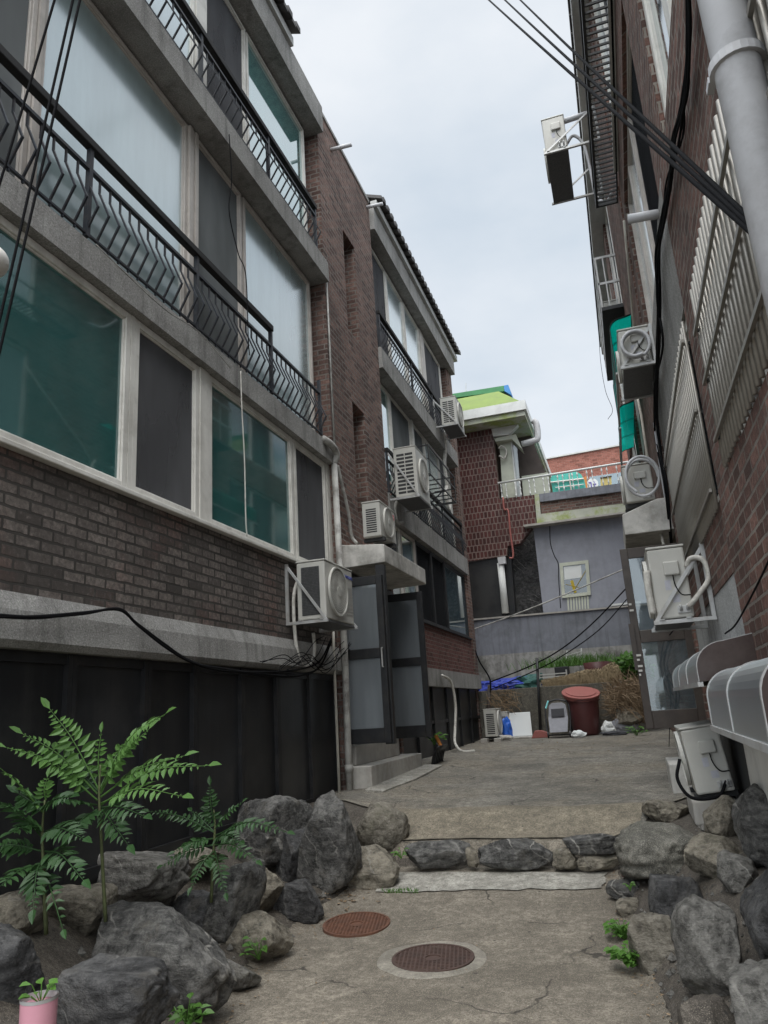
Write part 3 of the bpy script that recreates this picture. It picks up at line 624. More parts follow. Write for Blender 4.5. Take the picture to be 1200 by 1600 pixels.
cwin(.85, 4.735, 2.905, 4.135, ['glass_dark', 'glass_dark', 'screen', 'glass_teal', 'glass_frost'], mids=(1.7, 2.6, 3.3, 3.85), x=GX+.10)
part('window_reveal', M['pvc_pink'], RB, (GX+.0, GX+.03, .85, 4.735, 2.88, 2.902))
cwin(5.25, 8.58, 2.87, 4.30, ['screen_dark', 'glass_teal', 'screen', 'glass_dark'], mids=(6.0, 6.9, 7.8), x=GX+.02, fw=.07)
# upper storeys of the near block
rwall('brick_wall', 'brick_right', 4.76, 5.5, 5.283, 10.72); rwall('brick_wall', 'brick_right', RY0, 2.2, 5.283, 10.72); rwall('brick_wall', 'brick_right', 8.42, 8.75, 5.383, 10.72)
rwall('brick_wall', 'brick_right', 2.203, 4.757, 7.62, 8.0); rwall('brick_wall', 'brick_right', 5.503, 8.417, 7.45, 7.98)
cwin(2.21, 4.75, 5.29, 7.61, ['screen', 'screen', 'glass_dark'], mids=(2.9, 4.0), x=GX+.03, fw=.08)
cwin(5.51, 8.41, 5.39, 7.44, ['screen_dark', 'glass_sky', 'glass_sky'], 'pvc_pink', mids=(6.95, 7.7), x=GX+.04, fw=.05)
cwin(2.21, 4.75, 8.01, 10.70, ['glass_sky', 'screen', 'glass_sky'], mids=(3.1, 4.0), x=GX+.03); cwin(5.51, 8.41, 7.99, 10.70, ['glass_sky', 'screen', 'glass_sky'], mids=(6.5, 7.5), x=GX+.03)
part('window_sill', M['fascia'], RB, (GX-.06, GX+.1, 5.5, 8.42, 7.93, 7.98))
# stair bay with the side entrance
rwall('stair_bay', 'brick_right', 8.753, 11.15, 3.50, 10.72, GX-.02); rwall('stair_bay', 'brick_right', 8.753, 8.95, .3, 3.497, GX-.02); rwall('stair_bay', 'brick_right', 10.2, 11.15, .3, 3.497, GX-.02)
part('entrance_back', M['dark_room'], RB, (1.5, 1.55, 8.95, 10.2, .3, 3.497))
c = MB(); c.prism([(.19, 9.05, 3.47), (.19, 9.05, 3.72), (.60, 9.05, 3.86), (.76, 9.05, 3.86), (.76, 9.05, 3.47)], (0, 1.5, 0)); c.build('canopy', M['slab'], RB, bevel=.01)
dr = door(RB, 9.02, .10, .74, 1.26, 3.30, [(1.26, 1.45), (2.20, 2.34), (3.18, 3.30)], M['brown_metal'], M['glass_clear'], fw=.085)
b = MB(); b.box(.075, .13, 8.99, 9.018, 1.9, 2.42); b.build('lock_plate', M['brown_metal'], dr)
b = MB()
for z, w in ((2.63, .03), (2.56, .045), (2.05, .05), (2.00, .03), (1.93, .05), (1.88, .04), (1.835, .02)): b.box(.112, .112+w, 8.985, 8.9895, z, z+.022)
b.build('sticker', M['pvc_white'], dr)
# far block
rwall('brick_wall', 'brick_right', 11.153, RY1-.26, 4.85, 5.5); rwall('brick_wall', 'brick_right', 11.153, RY1-.26, .3, 3.0); rwall('brick_wall', 'brick_right', 11.153, RY1-.26, 7.2, 7.9)
for a, b_ in ((11.153, 11.6), (13.6, 14.6), (18.3, RY1-.26)):
    for z0, z1 in ((3.003, 4.847), (5.503, 7.197), (7.903, 10.72)): rwall('brick_pier', 'brick_right', a, b_, z0, z1)
for z0, z1 in ((3.003, 4.847), (5.503, 7.197), (7.903, 10.70)):
    cwin(11.61, 13.59, z0, z1, ['glass_blue', 'screen'], mids=(12.6,)); cwin(14.61, 18.29, z0, z1, ['glass_blue', 'screen', 'glass_sky'], mids=(15.8, 17))
b = MB(); b.prism([(.52, RY0, 10.74), (.52, RY0, 10.95), (1.9, RY0, 11.6), (8, RY0, 11.6), (8, RY0, 10.92), (1.9, RY0, 10.74)], (0, RY1-RY0+.2, 0)); b.build('eave', M['fascia'], RB)
b = MB(); n = 60
for k in range(n):
    a = RY0+(RY1-RY0+.2)*k/n; w = (RY1-RY0+.2)/n
    b.prism([(.49, a, 10.955), (.49, a, 11.01), (1.9, a, 11.70), (1.9, a, 11.61)], (0, w*.92, 0))
b.build('roof', M['roof_tile'], RB)
# white ribbed basement panel
b = MB()
for k in range(46): y = 4.15+k*.04; b.box(.70, .728+.006*(k % 2), y, y+.036, .75, 1.43)
b.box(.69, .735, 4.13, 6.0, 1.432, 1.47); b.build('ribbed_panel', M['pvc_white'], RB)
# barred window grilles
def grille(label, y0, y1, z0, z1, rails, sp, r, x=.70):
    t = thing('window_grille', label, 'window grille', (x, (y0+y1)/2, z0), 0, 'stainless window grilles')
    for z in rails: part('cross_bar', M['stainless'], t, (x-.022, x-.004, y0-.03, y1+.03, z-.012, z+.012))
    n = int((y1-y0)/sp)+1; b = MB(); b.tube([(x+r, y0, z0), (x+r, y0, z1)], r, 8); q = b.build('bar', M['stainless'], t, True)
    for k in range(1, n):
        c = q.copy(); COL.objects.link(c); c.parent = t; c.location = (0, (y1-y0)*k/(n-1), 0)
    part('bracket', M['black_metal'], t, *[(x-.004, GX+.04, y, y+.02, z-.01, z+.01) for z in rails[:3] for y in (y1-.04, y0+.02)])
grille('steel tube grille over the large window beside the grey downpipe', 1.3, 4.66, 2.90, 4.10, (3.08, 3.46, 3.80), .095, .015, x=.71)
grille('steel tube grille over the smaller white framed window below the black cables', 5.33, 8.5, 2.80, 4.22, (2.93, 3.52, 4.06), .10, .0125, x=.715)
# iron flower shelf under the top floor windows, seen from below
t = thing('window_shelf', 'black iron slatted shelf jutting out under the top right windows', 'flower shelf', (.6, 7.5, 7.9), 0)
y0, y1, x0, x1, z = 5.75, 9.05, .45, .735, 7.93
part('frame', M['black_metal'], t, (x0, x0+.03, y0, y1, z, z+.05), (x1-.02, x1, y0, y1, z, z+.05), (x0+.03, x1-.02, y0, y0+.03, z, z+.05), (x0+.03, x1-.02, y1-.03, y1, z, z+.05))
b = MB(); b.box(x0+.03, x1-.02, y0+.10, y0+.115, z+.005, z+.03); q = b.build('slat', M['black_metal'], t); n = 38
for k in range(1, n):
    c = q.copy(); COL.objects.link(c); c.parent = t; c.location = (0, (y1-y0-.2)*k/(n-1), 0)
part('guard_rail', M['black_metal'], t, (x0, x0+.02, y0, y1, z+.32, z+.34)); part('post', M['black_metal'], t, (x0, x0+.02, y0, y0+.02, z+.05, z+.32)); part('post', M['black_metal'], t, (x0, x0+.02, y1-.02, y1, z+.05, z+.32))
# ================================================================ AIR CONDITIONERS
LOCAL = set()
_w = wloc
def wloc(o):
    r = o
    while r is not None and r.parent is not None: r = r.parent
    if r is not None and r.name in LOCAL: return Vector((0,0,0))
    return _w(o)
def text_mesh(body, size, name, mat, parent, loc, depth=.002):
    cu = bpy.data.curves.new(name, 'FONT'); cu.body = body; cu.size = size; cu.extrude = depth; cu.align_x = 'CENTER'; cu.align_y = 'CENTER'
    ob = bpy.data.objects.new(name, cu); COL.objects.link(ob); bpy.context.view_layer.update()
    me = bpy.data.meshes.new_from_object(ob.evaluated_get(bpy.context.evaluated_depsgraph_get())); bpy.data.objects.remove(ob)
    for v in me.vertices: v.co = Vector((v.co.x, -v.co.z, v.co.y))
    o = bpy.data.objects.new(name, me); COL.objects.link(o); me.materials.clear(); me.materials.append(mat); o.parent = parent; o.location = loc; return o
M['blue_ink'] = m_plain('blue_ink', (.06, .08, .30), .05, 5, .5, 0); M['red_ink'] = m_plain('red_ink', (.55, .03, .06), .05, 5, .5, 0); M['label_grey'] = m_plain('label_sheet', (.42,.42,.46), .1, 30, .6, 0)
def outdoor_unit(label, loc, rz, w, d, h, fan=True, side='louver', bracket=True, arm=.55, tall=True, logo=None, vents=0, fx=.42, hose=None, feet=False, rx=0, group='air conditioner outdoor units'):
    t = thing('outdoor_unit', label, 'air conditioner', loc, rz, group); LOCAL.add(t.name)
    if rx: t.rotation_euler.x = rx
    x0, x1 = -w/2, w/2
    b = MB(); b.box(x0, x1, 0, d, .0, h); b.build('casing', M['ac'], t, bevel=.016)
    b = MB(); b.box(x0-.006, x1+.006, -.006, d+.006, h+.001, h+.022); b.build('top_cover', M['ac'], t, bevel=.008)
    if fan:
        R = min(h*.43, w*.36); c = (x0+w*fx, 0, h*.52)
        b = MB(); b.disc((c[0], -.0005, c[2]), (0,-1,0), R, .004, 40); g0 = b.build('fan_opening', M['ac_fin'], t)
        g = MB(); g.ring((c[0], -.005, c[2]), (0,-1,0), R*.95, R*1.03, .03, 40)
        for k in range(1, 9): g.ring((c[0], -.022, c[2]), (0,-1,0), R*(.2+.09*k)-.003, R*(.2+.09*k)+.003, .005, 36)
        for k in range(44):
            a = 2*pi*k/44; a2 = a+.22; g.bar((c[0]+R*.2*cos(a), -.026, c[2]+R*.2*sin(a)), (c[0]+R*.96*cos(a2), -.022, c[2]+R*.96*sin(a2)), .005, .006)
        g.disc((c[0], -.022, c[2]), (0,-1,0), R*.2, .012, 24); g.build('fan_grille', M['ac'], t)
        f = MB()
        for k in range(3):
            a0 = 2*pi*k/3; poly = [(c[0]+R*.12*cos(a0), -.006, c[2]+R*.12*sin(a0))]+[(c[0]+R*.9*cos(a0+.15+q*.16), -.006-.002*q, c[2]+R*.9*sin(a0+.15+q*.16)) for q in range(6)]
            f.prism(poly, (0, -.002, 0))
        f.build('fan_blade', M['ac_fin'], t)
    if vents:
        b = MB(); xa = x0+w*fx+min(h*.43, w*.36)*1.06+.01
        for k in range(vents): b.box(xa, x1-.02, -.004, .0, h*(.16+.56*k/vents), h*(.16+.56*k/vents)+.010)
        b.build('vent_rib', M['steel'], t)
    s = -1
    if side == 'mesh':
        b = MB(); b.box(x0-.004, x0+.001, .07, d-.06, .05, h-.06)
        e = b.build('side_mesh', M['ac_fin'], t); b = MB()
        for k in range(20): y = .08+(d-.16)*k/19; b.box(x0-.007, x0-.004, y, y+.003, .05, h-.06)
        for k in range(30): z = .06+(h-.14)*k/29; b.box(x0-.007, x0-.0045, .07, d-.06, z, z+.003)
        b.build('mesh_wire', M['ac_dark'], e)
    if side == 'louver':
        b = MB(); cols = 2 if d > .33 else 1; cw = (d-.10)/cols
        for j in range(cols):
            for k in range(11):
                z = .06+(h-.14)*k/11; b.box(x0-.0015, x0+.002, .05+cw*j+.008, .05+cw*(j+1)-.008, z, z+(h-.14)/11*.62)
        b.build('side_louver', M['ac_dark'], t)
    if side == 'service':
        b = MB(); b.box(x1-.001, x1+.035, d*.38, d*.80, h*.60, h*.80); b.build('terminal_cover', M['ac'], t, bevel=.012)
        b = MB(); b.box(x1-.001, x1+.0015, d*.36, d*.52, h*.40, h*.54); b.box(x1-.001, x1+.0015, d*.5, d*.7, h*.22, h*.33); b.build('data_plate', M['label_grey'], t)
        b = MB(); b.box(x1-.001, x1+.012, d*.58, d*.95, h*.06, h*.17); b.build('valve_plate', M['steel'], t, bevel=.006)
        b = MB()
        for yy in (d*.66, d*.84): b.tube([(x1+.01, yy, h*.12), (x1+.05, yy, h*.12)], .014, 8); b.tube([(x1+.045, yy, h*.12), (x1+.045, yy, h*.18)], .010, 8)
        b.build('valve', M['steel'], t, True)
        b = MB(); b.tube(curve([(x1+.03, d*.6, h*.60), (x1+.04, d*.62, h*.45), (x1+.03, d*.75, h*.32), (x1+.03, d*.98, h*.30)]), .005, 6); b.build('power_cord', M['cable'], t, True)
        b = MB(); b.box(x0+.0, x1-.01, -.018, -.001, .03, h*.84) if not fan else None
    if logo == 'S': text_mesh('SAMSUNG', .062, 'brand_lettering', M['blue_ink'], t, (x1-.14, -.003, h*.86))
    if logo == 'L':
        b = MB(); b.disc((x1-.10, -.001, h*.80), (0,-1,0), .045, .004, 24); q = b.build('emblem', M['red_ink'], t)
        text_mesh('L', .045, 'emblem_lettering', M['pvc_white'], q, (x1-.105, -.006, h*.80)); text_mesh('LG', .07, 'brand_lettering', M['label_grey'], t, (x1-.10, -.003, h*.60))
    if feet:
        b = MB(); b.box(x0+.08, x0+.16, -.02, d+.02, -.05, -.001); b.build('foot', M['ac_dark'], t); b = MB(); b.box(x1-.16, x1-.08, -.02, d+.02, -.05, -.001); b.build('foot', M['ac_dark'], t)
    if bracket:
        yb = d+ (arm-d)      # the wall is at local y = arm
        hb = h*1.0 if tall else h*.6
        for xx in (x0-.03, x1+.03):
            b = MB(); b.box(xx-.018, xx+.018, -.03, yb, -.045, -.012); b.box(xx-.018, xx+.018, yb-.035, yb, -.012, hb)
            b.bar((xx, -.01, -.02), (xx, yb-.02, hb-.03), .012, .032); b.build('bracket', M['steel'], t, bevel=.002, seg=1)
        b = MB(); b.box(x0-.06, x1+.06, .02, .06, -.012, -.002); b.box(x0-.06, x1+.06, d-.07, d-.03, -.012, -.002); b.build('base_rail', M['steel'], t); b = MB(); b.box(x0-.01, x1+.01, .0, d, -.03, -.0125); b.build('drip_tray', M['ac_fin'], t)
    if hose:
        for nm, mt, r, pts in hose:
            b = MB(); b.tube(curve(pts), r, 8); b.build(nm, mt, t, True)
    return t
H90 = radians(90)
outdoor_unit('large pale unit on a steel wall bracket below the white left windows', (-3.20, 8.36, 2.70), H90, .92, .36, .68, side='mesh', arm=.49, logo='S', vents=9, fx=.40,
    hose=[('hose', M['foam'], .022, [(-.30, .40, .55), (-.40, .43, .3), (-.40, .43, -.1), (-.36, .42, -.35), (-.22, .42, -.5), (-.02, .40, -.45), (.05, .38, -.3), (-.02, .36, -.1)])])
outdoor_unit('pale unit with red emblem on the concrete canopy over the left door', (-3.03, 10.02, 4.02), H90, .74, .27, .50, side='louver', bracket=False, logo='L', fx=.45, feet=True)
outdoor_unit('grey unit hung in front of the left middle balcony rail', (-3.09, 12.62, 5.30), H90, .86, .42, .92, side='louver', arm=.55, fx=.5, hose=[('hose', M['pipe_dirty'], .03, [(-.2, .4, .1), (-.25, .5, -.1), (-.1, .52, -.35), (.2, .5, -.3)])])
outdoor_unit('small pale unit by the upper left balcony end near the green roof', (-3.05, 16.75, 8.18), H90, .85, .38, .70, side='louver', arm=.55, fx=.5, hose=[('hose', M['foam'], .045, [(.35, .5, .1), (.4, .52, -.3), (.3, .55, -.7), (.35, .55, -1.2), (.5, .55, -1.6), (.3, .55, -1.9), (.1, .55, -1.6), (.3, .55, -1.3)])])
outdoor_unit('cream unit with looped white hose on a bracket before the brown glass door', (.29, 7.02, 2.22), -H90, .70, .30, .60, side='service', arm=.46,
    hose=[('hose', M['foam'], .022, [(.40, .26, .08), (.43, .36, .18), (.43, .45, .30), (.42, .43, .45), (.40, .34, .48), (.36, .30, .42)]), ('hose', M['foam'], .03, [(.36, -.02, .05), (.37, -.03, .25), (.36, -.02, .42)])])
outdoor_unit('stained unit with coiled grey hose standing on the right entrance canopy', (.27, 9.55, 3.92), -H90, .50, .34, .46, side='service', bracket=False, feet=True,
    hose=[('hose', M['pvc_grey'], .018, [(.30+.01*k, .22+.19*cos(k*.5), .26+.24*sin(k*.5)) for k in range(0, 22)])])
outdoor_unit('unit with a round hose coil on a long strip bracket at the middle right floor', (.40, 8.2, 5.04), -H90, .85, .31, .42, side='service', arm=.35,
    hose=[('hose', M['pvc_grey'], .018, [(.46+.004*k, .16+.14*cos(k*.6), .2+.15*sin(k*.6)) for k in range(0, 20)])])
outdoor_unit('pale unit high against the sky on an outrigger bracket at the top right', (-.10, 10.72, 9.86), -H90, 1.2, .34, .62, side='service', arm=.82,
    hose=[('hose', M['pvc_grey'], .025, [(.44, .33, .2), (.44, .45, .32), (.44, .58, .1), (.44, .62, -.4), (.5, .64, -.9), (.8, .75, -1.25), (1.1, .85, -1.3)])])
outdoor_unit('small pale unit inside the steel cage on the far right wall', (.47, 12.4, 7.72), -H90, .7, .24, .45, side='service', bracket=False, feet=True)
outdoor_unit('pale unit leaning on the ground beside the right rocks', (.40, 7.35, .79), -H90, .74, .30, .52, side='service', bracket=False, feet=True, rx=.11,
    hose=[('hose', M['cable'], .014, [(.38, .25, .08), (.42, .15, -.02), (.45, -.05, .0), (.42, -.12, .15), (.38, -.06, .3)])])
# ================================================================ PIPES, CABLES, AWNINGS
def pipe(name, mat, label, cat, pts, r, smooth=True, group=None, n=10):
    b = MB(); b.tube(pts, r, n); return solo(b, name, mat, label, cat, group, smooth=smooth)
t = thing('drain_pipe', 'wide pale grey drain pipe on the near right wall', 'drain pipe', (.64, 2.35, 1.0))
b = MB(); b.tube([(.64, 2.35, .4), (.64, 2.35, 10.6)], .075, 20); b.build('pipe', M['pvc_grey'], t, True)
for z in (3.66, 4.25, 6.2):
    if z == 3.66:
        b = MB(); b.ring((.64, 2.35, z-.015), (0,0,1), .074, .090, .035, 24); b.box(.55, .575, 2.38, 2.44, z-.012, z+.012); b.bar((.60, 2.42, z), (.76, 2.42, z), .014); b.build('clamp', M['pvc_grey'], t)
    else:
        b = MB(); b.ring((.64, 2.35, z-.05), (0,0,1), .074, .079, .1, 24); b.build('sleeve', M['pvc_grey'], t, True)
pipe('overflow_pipe', M['pvc_grey'], 'short grey plastic pipe stub jutting from the right wall under the cables', 'pipe', [(.76, 5.65, 5.36), (.66, 5.65, 5.37), (.51, 5.65, 5.38)], .04)
pipe('overflow_pipe', M['pvc_grey'], 'grey pipe stub sticking out of the tower top nearer the balconies', 'pipe', [(-3.7, 10.05, 11.05), (-3.25, 10.05, 11.03)], .035, group=None)
pipe('overflow_pipe', M['pvc_grey'], 'grey pipe stub sticking out of the tower top beside the tiled eave', 'pipe', [(-3.7, 11.95, 11.25), (-3.3, 11.95, 11.23)], .035)
pipe('overflow_pipe', M['pvc_grey'], 'grey pipe stub against the sky below the right eave', 'pipe', [(.76, 10.2, 10.45), (.15, 10.2, 10.42)], .045)
L = lambda *q, X=-3.6: [P(a, b_, X=X) for a, b_ in q]
b = MB(); b.tube([(-3.57, 9.36, .6), (-3.57, 9.36, 1.15), (-3.56, 9.38, 2.3), (-3.60, 9.42, 5.15)], .045, 12); b.tube([(-3.57, 9.36, .9), (-3.57, 9.36, 1.0)], .054, 12); b.tube([(-3.58, 9.38, 3.2), (-3.58, 9.38, 3.3)], .054, 12)
b.tube(curve([(-3.6, 9.42, 5.12), (-3.55, 9.4, 5.25), (-3.55, 9.2, 5.32), (-3.6, 9.02, 5.36)]), .05, 10); solo(b, 'drain_pipe', M['pipe_dirty'], 'weathered drain pipe with elbow between the left windows and the door', 'drain pipe', smooth=True)
pipe('conduit', M['pipe_cream'], 'thin cream pipe in front of the black cladding by the drain pipe', 'pipe', [(-3.62, 9.12, .62), (-3.62, 9.14, 2.45), (-3.62, 9.16, 2.75)], .018)
pipe('conduit', M['pipe_dirty'], 'slanting grey pipe on the brick tower above the canopy', 'pipe', curve([(-3.58, 9.5, 5.1), (-3.58, 9.62, 4.9), (-3.58, 9.85, 4.5), (-3.58, 9.95, 4.15), (-3.5, 9.95, 4.02)]), .025)
pipe('conduit', M['pipe_dirty'], 'long thin cable duct climbing the corner of the brick tower', 'pipe', [(-3.60, 9.47, 5.35), (-3.60, 9.46, 8.5)], .014)
pipe('conduit', M['pipe_cream'], 'thin pale pipe on the right wall beside the far brick strip', 'pipe', L((975, 345), (982, 420), (992, 530), (1000, 600), X=.70), .014)
pipe('conduit', M['pipe_cream'], 'long pale pipe slanting down to the right entrance canopy', 'pipe', L((983, 560), (1002, 650), (1014, 730), (1022, 790), (1037, 852), X=.60), .017)
pipe('conduit', M['pvc_grey'], 'grey pipe running down behind the right cables past the canopy', 'pipe', L((1022, 660), (1034, 745), (1043, 800), (1045, 850), X=.70), .014)
pipe('hose', M['foam'], 'white drain hose hanging from the far left plaster band to the yard', 'hose', curve([(-3.58, 14.9, 2.28), (-3.50, 15.3, 2.15), (-3.48, 15.45, 1.7), (-3.50, 15.3, 1.2), (-3.45, 15.0, .95), (-3.3, 14.9, .80), (-3.1, 15.1, .785)]), .028)
CG = 'black overhead cables'
def cab(label, pts, r, sub=10, cat='cable', mat='cable', group=None):
    b = MB(); b.tube(curve(pts, sub), r, 6); return solo(b, 'cable', M[mat], label, cat, group, smooth=True)
def sag(a, b, s, n=6):
    a, b = Vector(a), Vector(b); return [a+(b-a)*(k/n)-Vector((0,0,s*4*(k/n)*(1-k/n))) for k in range(n+1)]
for k, (x, lab) in enumerate(((765, 'lowest of the three black overhead cables crossing to the right wall'), (790, 'middle one of the three black overhead cables crossing to the right wall'), (814, 'uppermost of the three black overhead cables crossing to the right wall'))):
    a = P(x, 0, Y=8); e = P(1200, 384-9*k, Y=2.5); a = a+(a-e)*.25; e = e+(e-a)*.10; cab(lab, sag(a, e, .02), .0105)
for (a, b_, lab) in (((0, 282), (84, 0), 'black cable crossing the left windows, farthest from the other two'), ((-6, 520), (113, 0), 'black cable in front of the left windows, upper of a close pair'), ((-4, 560), (124, 0), 'black cable in front of the left windows, lower of a close pair')):
    p, q = P(*a, Y=2.6), P(*b_, Y=2.6); cab(lab, sag(p+(p-q)*.4, q+(q-p)*.6, .03), .0075)
# bundle down the right wall
bd = MB()
for k in range(7):
    o = [random.uniform(-5, 5) for _ in range(12)]
    pts = [(1075+o[0]*.5, -30), (1076+o[1]*.4, 60), (1070+o[2]*.8, 150), (1060+o[3]*2, 215), (1047+o[4]*1.6, 280), (1036+o[5]*.9, 335), (1028+o[6]*.8, 400), (1028+o[7], 470), (1031+o[8], 540), (1026+o[9]*.8, 610), (1027+o[10]*.8, 680), (1041+o[11]*.6, 760), (1049+o[0]*.4, 850)]
    bd.tube(curve([P(a, c, X=.695+.006*(k % 3)) for a, c in pts], 6), .007+.004*(k < 2), 6)
solo(bd, 'cable_bundle', M['cable'], 'thick bundle of black cables running down the right wall', 'cables', smooth=True)
bd = MB()
for k in range(6):
    o = [random.uniform(-4, 4) for _ in range(9)]
    pts = [(1046+o[0], 970), (1050+o[1]*3, 1000), (1040+o[2]*3, 1040), (1052+o[3]*3, 1080), (1062+o[4]*2, 1120), (1072+o[5]*2, 1150)]
    bd.tube(curve([P(a, c, X=.55+.02*(k % 3)) for a, c in pts], 6), .008, 6)
bd.tube(curve([P(a, c, X=.50) for a, c in ((1052, 985), (1035, 1010), (1034, 1055), (1047, 1072), (1047, 1120), (1044, 1200), (1043, 1228))], 6), .006, 6)
solo(bd, 'cable_bundle', M['cable'], 'tangle of black cables hanging under the unit beside the brown door', 'cables', smooth=True)
cab('thin black cable slanting across the near right brick', L((1205, 868), (1180, 920), (1150, 975), (1133, 990), X=.69), .006)
# cables looped along the left plaster band
bd = MB()
for k in range(4):
    o = lambda s=3: random.uniform(-s, s)
    bd.tube(curve(L((-10, 962+o()), (60, 965+o()), (130, 960+o()), (186, 952+o(1)), (215, 975+o(2)), (260, 1010+o(2)), (300, 1035+o(2)), (350, 1048+o(3)), (420, 1054+o(5)), (470, 1050+o(6)), (500, 1035+o(8)), (518, 1000+o(6)), X=-3.565), 6), .011 if k < 2 else .007, 6)
solo(bd, 'cable_bundle', M['cable'], 'black cables draped along the plaster band above the black cladding', 'cables', smooth=True)
bd = MB()
for k in range(8):
    x = 470+random.uniform(-10, 40); y = 1030+random.uniform(-10, 15)
    bd.tube(curve(L((x-60, y+10), (x-25, y-5+random.uniform(-12, 12)), (x, y+random.uniform(-18, 18)), (x+25, y-10+random.uniform(-15, 15)), (x+40, y-30), X=-3.5+random.uniform(-.05, .05)), 6), .005, 5)
solo(bd, 'cable_bundle', M['cable'], 'messy knot of thin wires under the large left unit', 'cables', smooth=True)
cab('thin dark wire hanging down across the left middle windows', [P(a, c, X=-3.5) for a, c in ((358, 210), (362, 280), (358, 330), (372, 395), (384, 430), (388, 530), (390, 555))], .006)
cab('pale frayed wire dangling in front of the lower left window', [P(a, c, X=-3.52) for a, c in ((376, 580), (378, 640), (382, 720), (384, 810), (386, 838))], .007, mat='foam')
cab('thin cable along the foot of the left middle railing', [P(a, c, X=-3.55) for a, c in ((150, 382), (210, 440), (260, 485), (312, 520), (360, 575))], .006, mat='pipe_dirty')
# cables across the end of the yard
cab('pale cable stretched across the grey end wall', [P(a, c, Y=19.6) for a, c in ((735, 985), (800, 962), (880, 930), (985, 885))], .018, mat='pipe_dirty')
cab('black cable sagging from the left building corner to the brown door', [P(a, c, Y=19.2) for a, c in ((765, 1066), (830, 1040), (880, 1012), (930, 970), (985, 912))], .018)
cab('lower black cable sagging over the blue tarpaulin', [P(a, c, Y=19.15) for a, c in ((765, 1078), (820, 1055), (870, 1030), (935, 985), (985, 930))], .014)
cab('black cable running down to the foot of the far left corner', [P(a, c, Y=19.1) for a, c in ((742, 1015), (750, 1035), (765, 1060), (766, 1082))], .02)
cab('hair-thin wire trailing against the sky by the right cage', [P(a, c, Y=11.2) for a, c in ((926, 405), (935, 500), (938, 560), (946, 610), (957, 640), (950, 655))], .004)
# polycarbonate covers over the basement windows
def cover(label, y0, y1, x0, zb, zt, skin, rib, endmat, nr, xw=.745):
    t = thing('awning', label, 'window awning', (x0, (y0+y1)/2, zb), 0, None)
    R = min(.17, zt-zb-.02); prof = [(x0, zb)]
    for k in range(9):
        a = (pi/2)*k/8; prof.append((x0+R-R*cos(a), zt-R*.9-.03+R*.9*sin(a)))
    prof.append((xw, zt))
    def strip(o, ya, yb, name, mat, par, th=.006):
        b = MB(); p = [(x-o, z+o) for x, z in prof]; n = len(p)
        for yy in (ya, yb):
            for x, z in p: b.v.append((x, yy, z))
            for x, z in p: b.v.append((x+th, yy, z-th))
        for k in range(n-1):
            b.f += [(k, k+1, 2*n+k+1, 2*n+k), (n+k, 3*n+k, 3*n+k+1, n+k+1), (k, n+k, n+k+1, k+1), (2*n+k, 2*n+k+1, 3*n+k+1, 3*n+k)]
        b.f += [(0, 2*n, 3*n, n), (n-1, 2*n-1, 4*n-1, 3*n-1)]
        return b.build(name, mat, par, fix=True)
    strip(0, y0, y1, 'sheet', skin, t)
    for k in range(nr):
        y = y0+(y1-y0-.03)*k/(nr-1); strip(.004, y, y+.03, 'rib', rib, t, .010)
    for yy, nm in ((y0-.004, 'end_panel'), (y1, 'end_panel')):
        if endmat is None: break
        b = MB(); b.prism([(x, yy, z) for x, z in prof]+[(xw, yy, zb)], (0, .004, 0)); b.build(nm, endmat, t)
    part('edge_rail', M['steel'], t, (x0-.012, x0+.02, y0, y1, zb-.03, zb-.001))
    return t
cover('smoky plastic cover with a brown end panel over the farther basement window', 4.95, 7.9, .40, 1.67, 1.93, M['grey_poly'], M['steel'], M['poly_brown'], 4)
cover('smoky ribbed plastic cover over the nearest basement window at the right edge', 2.86, 4.85, .42, 1.42, 1.76, M['grey_poly'], M['steel'], M['poly_brown'], 3)
cover('turquoise plastic awning high on the right wall under the steel cage', 10.0, 12.1, .42, 5.96, 6.80, M['green_poly'], M['black_metal'], None, 4)
cover('small turquoise plastic awning over the far right window', 12.8, 15.4, .45, 6.16, 6.6, M['green_poly'], M['black_metal'], None, 4)
# steel cage
t = thing('steel_cage', 'steel balcony cage on the far right wall around a small unit', 'balcony cage', (.58, 12.6, 7.6)); cx0, cx1, cy0, cy1, cz0, cz1 = .40, .745, 11.25, 14.1, 7.6, 8.55
part('floor_plate', M['black_metal'], t, (cx0, cx1, cy0, cy1, cz0, cz0+.06))
for z in (8.08, 8.55): part('side_rail', M['steel'], t, (cx0, cx0+.03, cy0, cy1, z-.02, z+.02)); part('end_rail', M['steel'], t, (cx0+.03, cx1, cy0, cy0+.03, z-.02, z+.02))
for k in range(7): y = cy0+(cy1-cy0-.03)*k/6; part('upright', M['steel'], t, (cx0+.002, cx0+.028, y, y+.02, cz0+.06, cz1-.02))
for x in (.52, .64): part('upright', M['steel'], t, (x, x+.02, cy0+.002, cy0+.022, cz0+.06, cz1-.02))
# black rack on the far left balcony
t = thing('balcony_rack', 'empty black iron rack hung outside the far left middle balcony', 'rack', (-3.3, 14.5, 6.0)); x0, x1, y0, y1 = -3.58, -3.10, 13.3, 15.6
for z in (6.02, 6.34, 6.62): part('rail', M['black_metal'], t, (x1-.02, x1, y0, y1, z-.012, z+.012)); part('end_rail', M['black_metal'], t, (x0, x1-.02, y0, y0+.02, z-.012, z+.012)); part('end_rail', M['black_metal'], t, (x0, x1-.02, y1-.02, y1, z-.012, z+.012))
for k in range(8): y = y0+.1+(y1-y0-.2)*k/7; part('slat', M['black_metal'], t, (x0, x1-.021, y, y+.015, 6.008, 6.03))
for y in (y0, (y0+y1)/2, y1-.02): part('post', M['black_metal'], t, (x1-.022, x1-.002, y+.001, y+.021, 6.033, 6.60))
b = MB(); b.bar((x0, 14.4, 5.6), (x1, 14.4, 6.0), .02); b.build('strut', M['black_metal'], t)
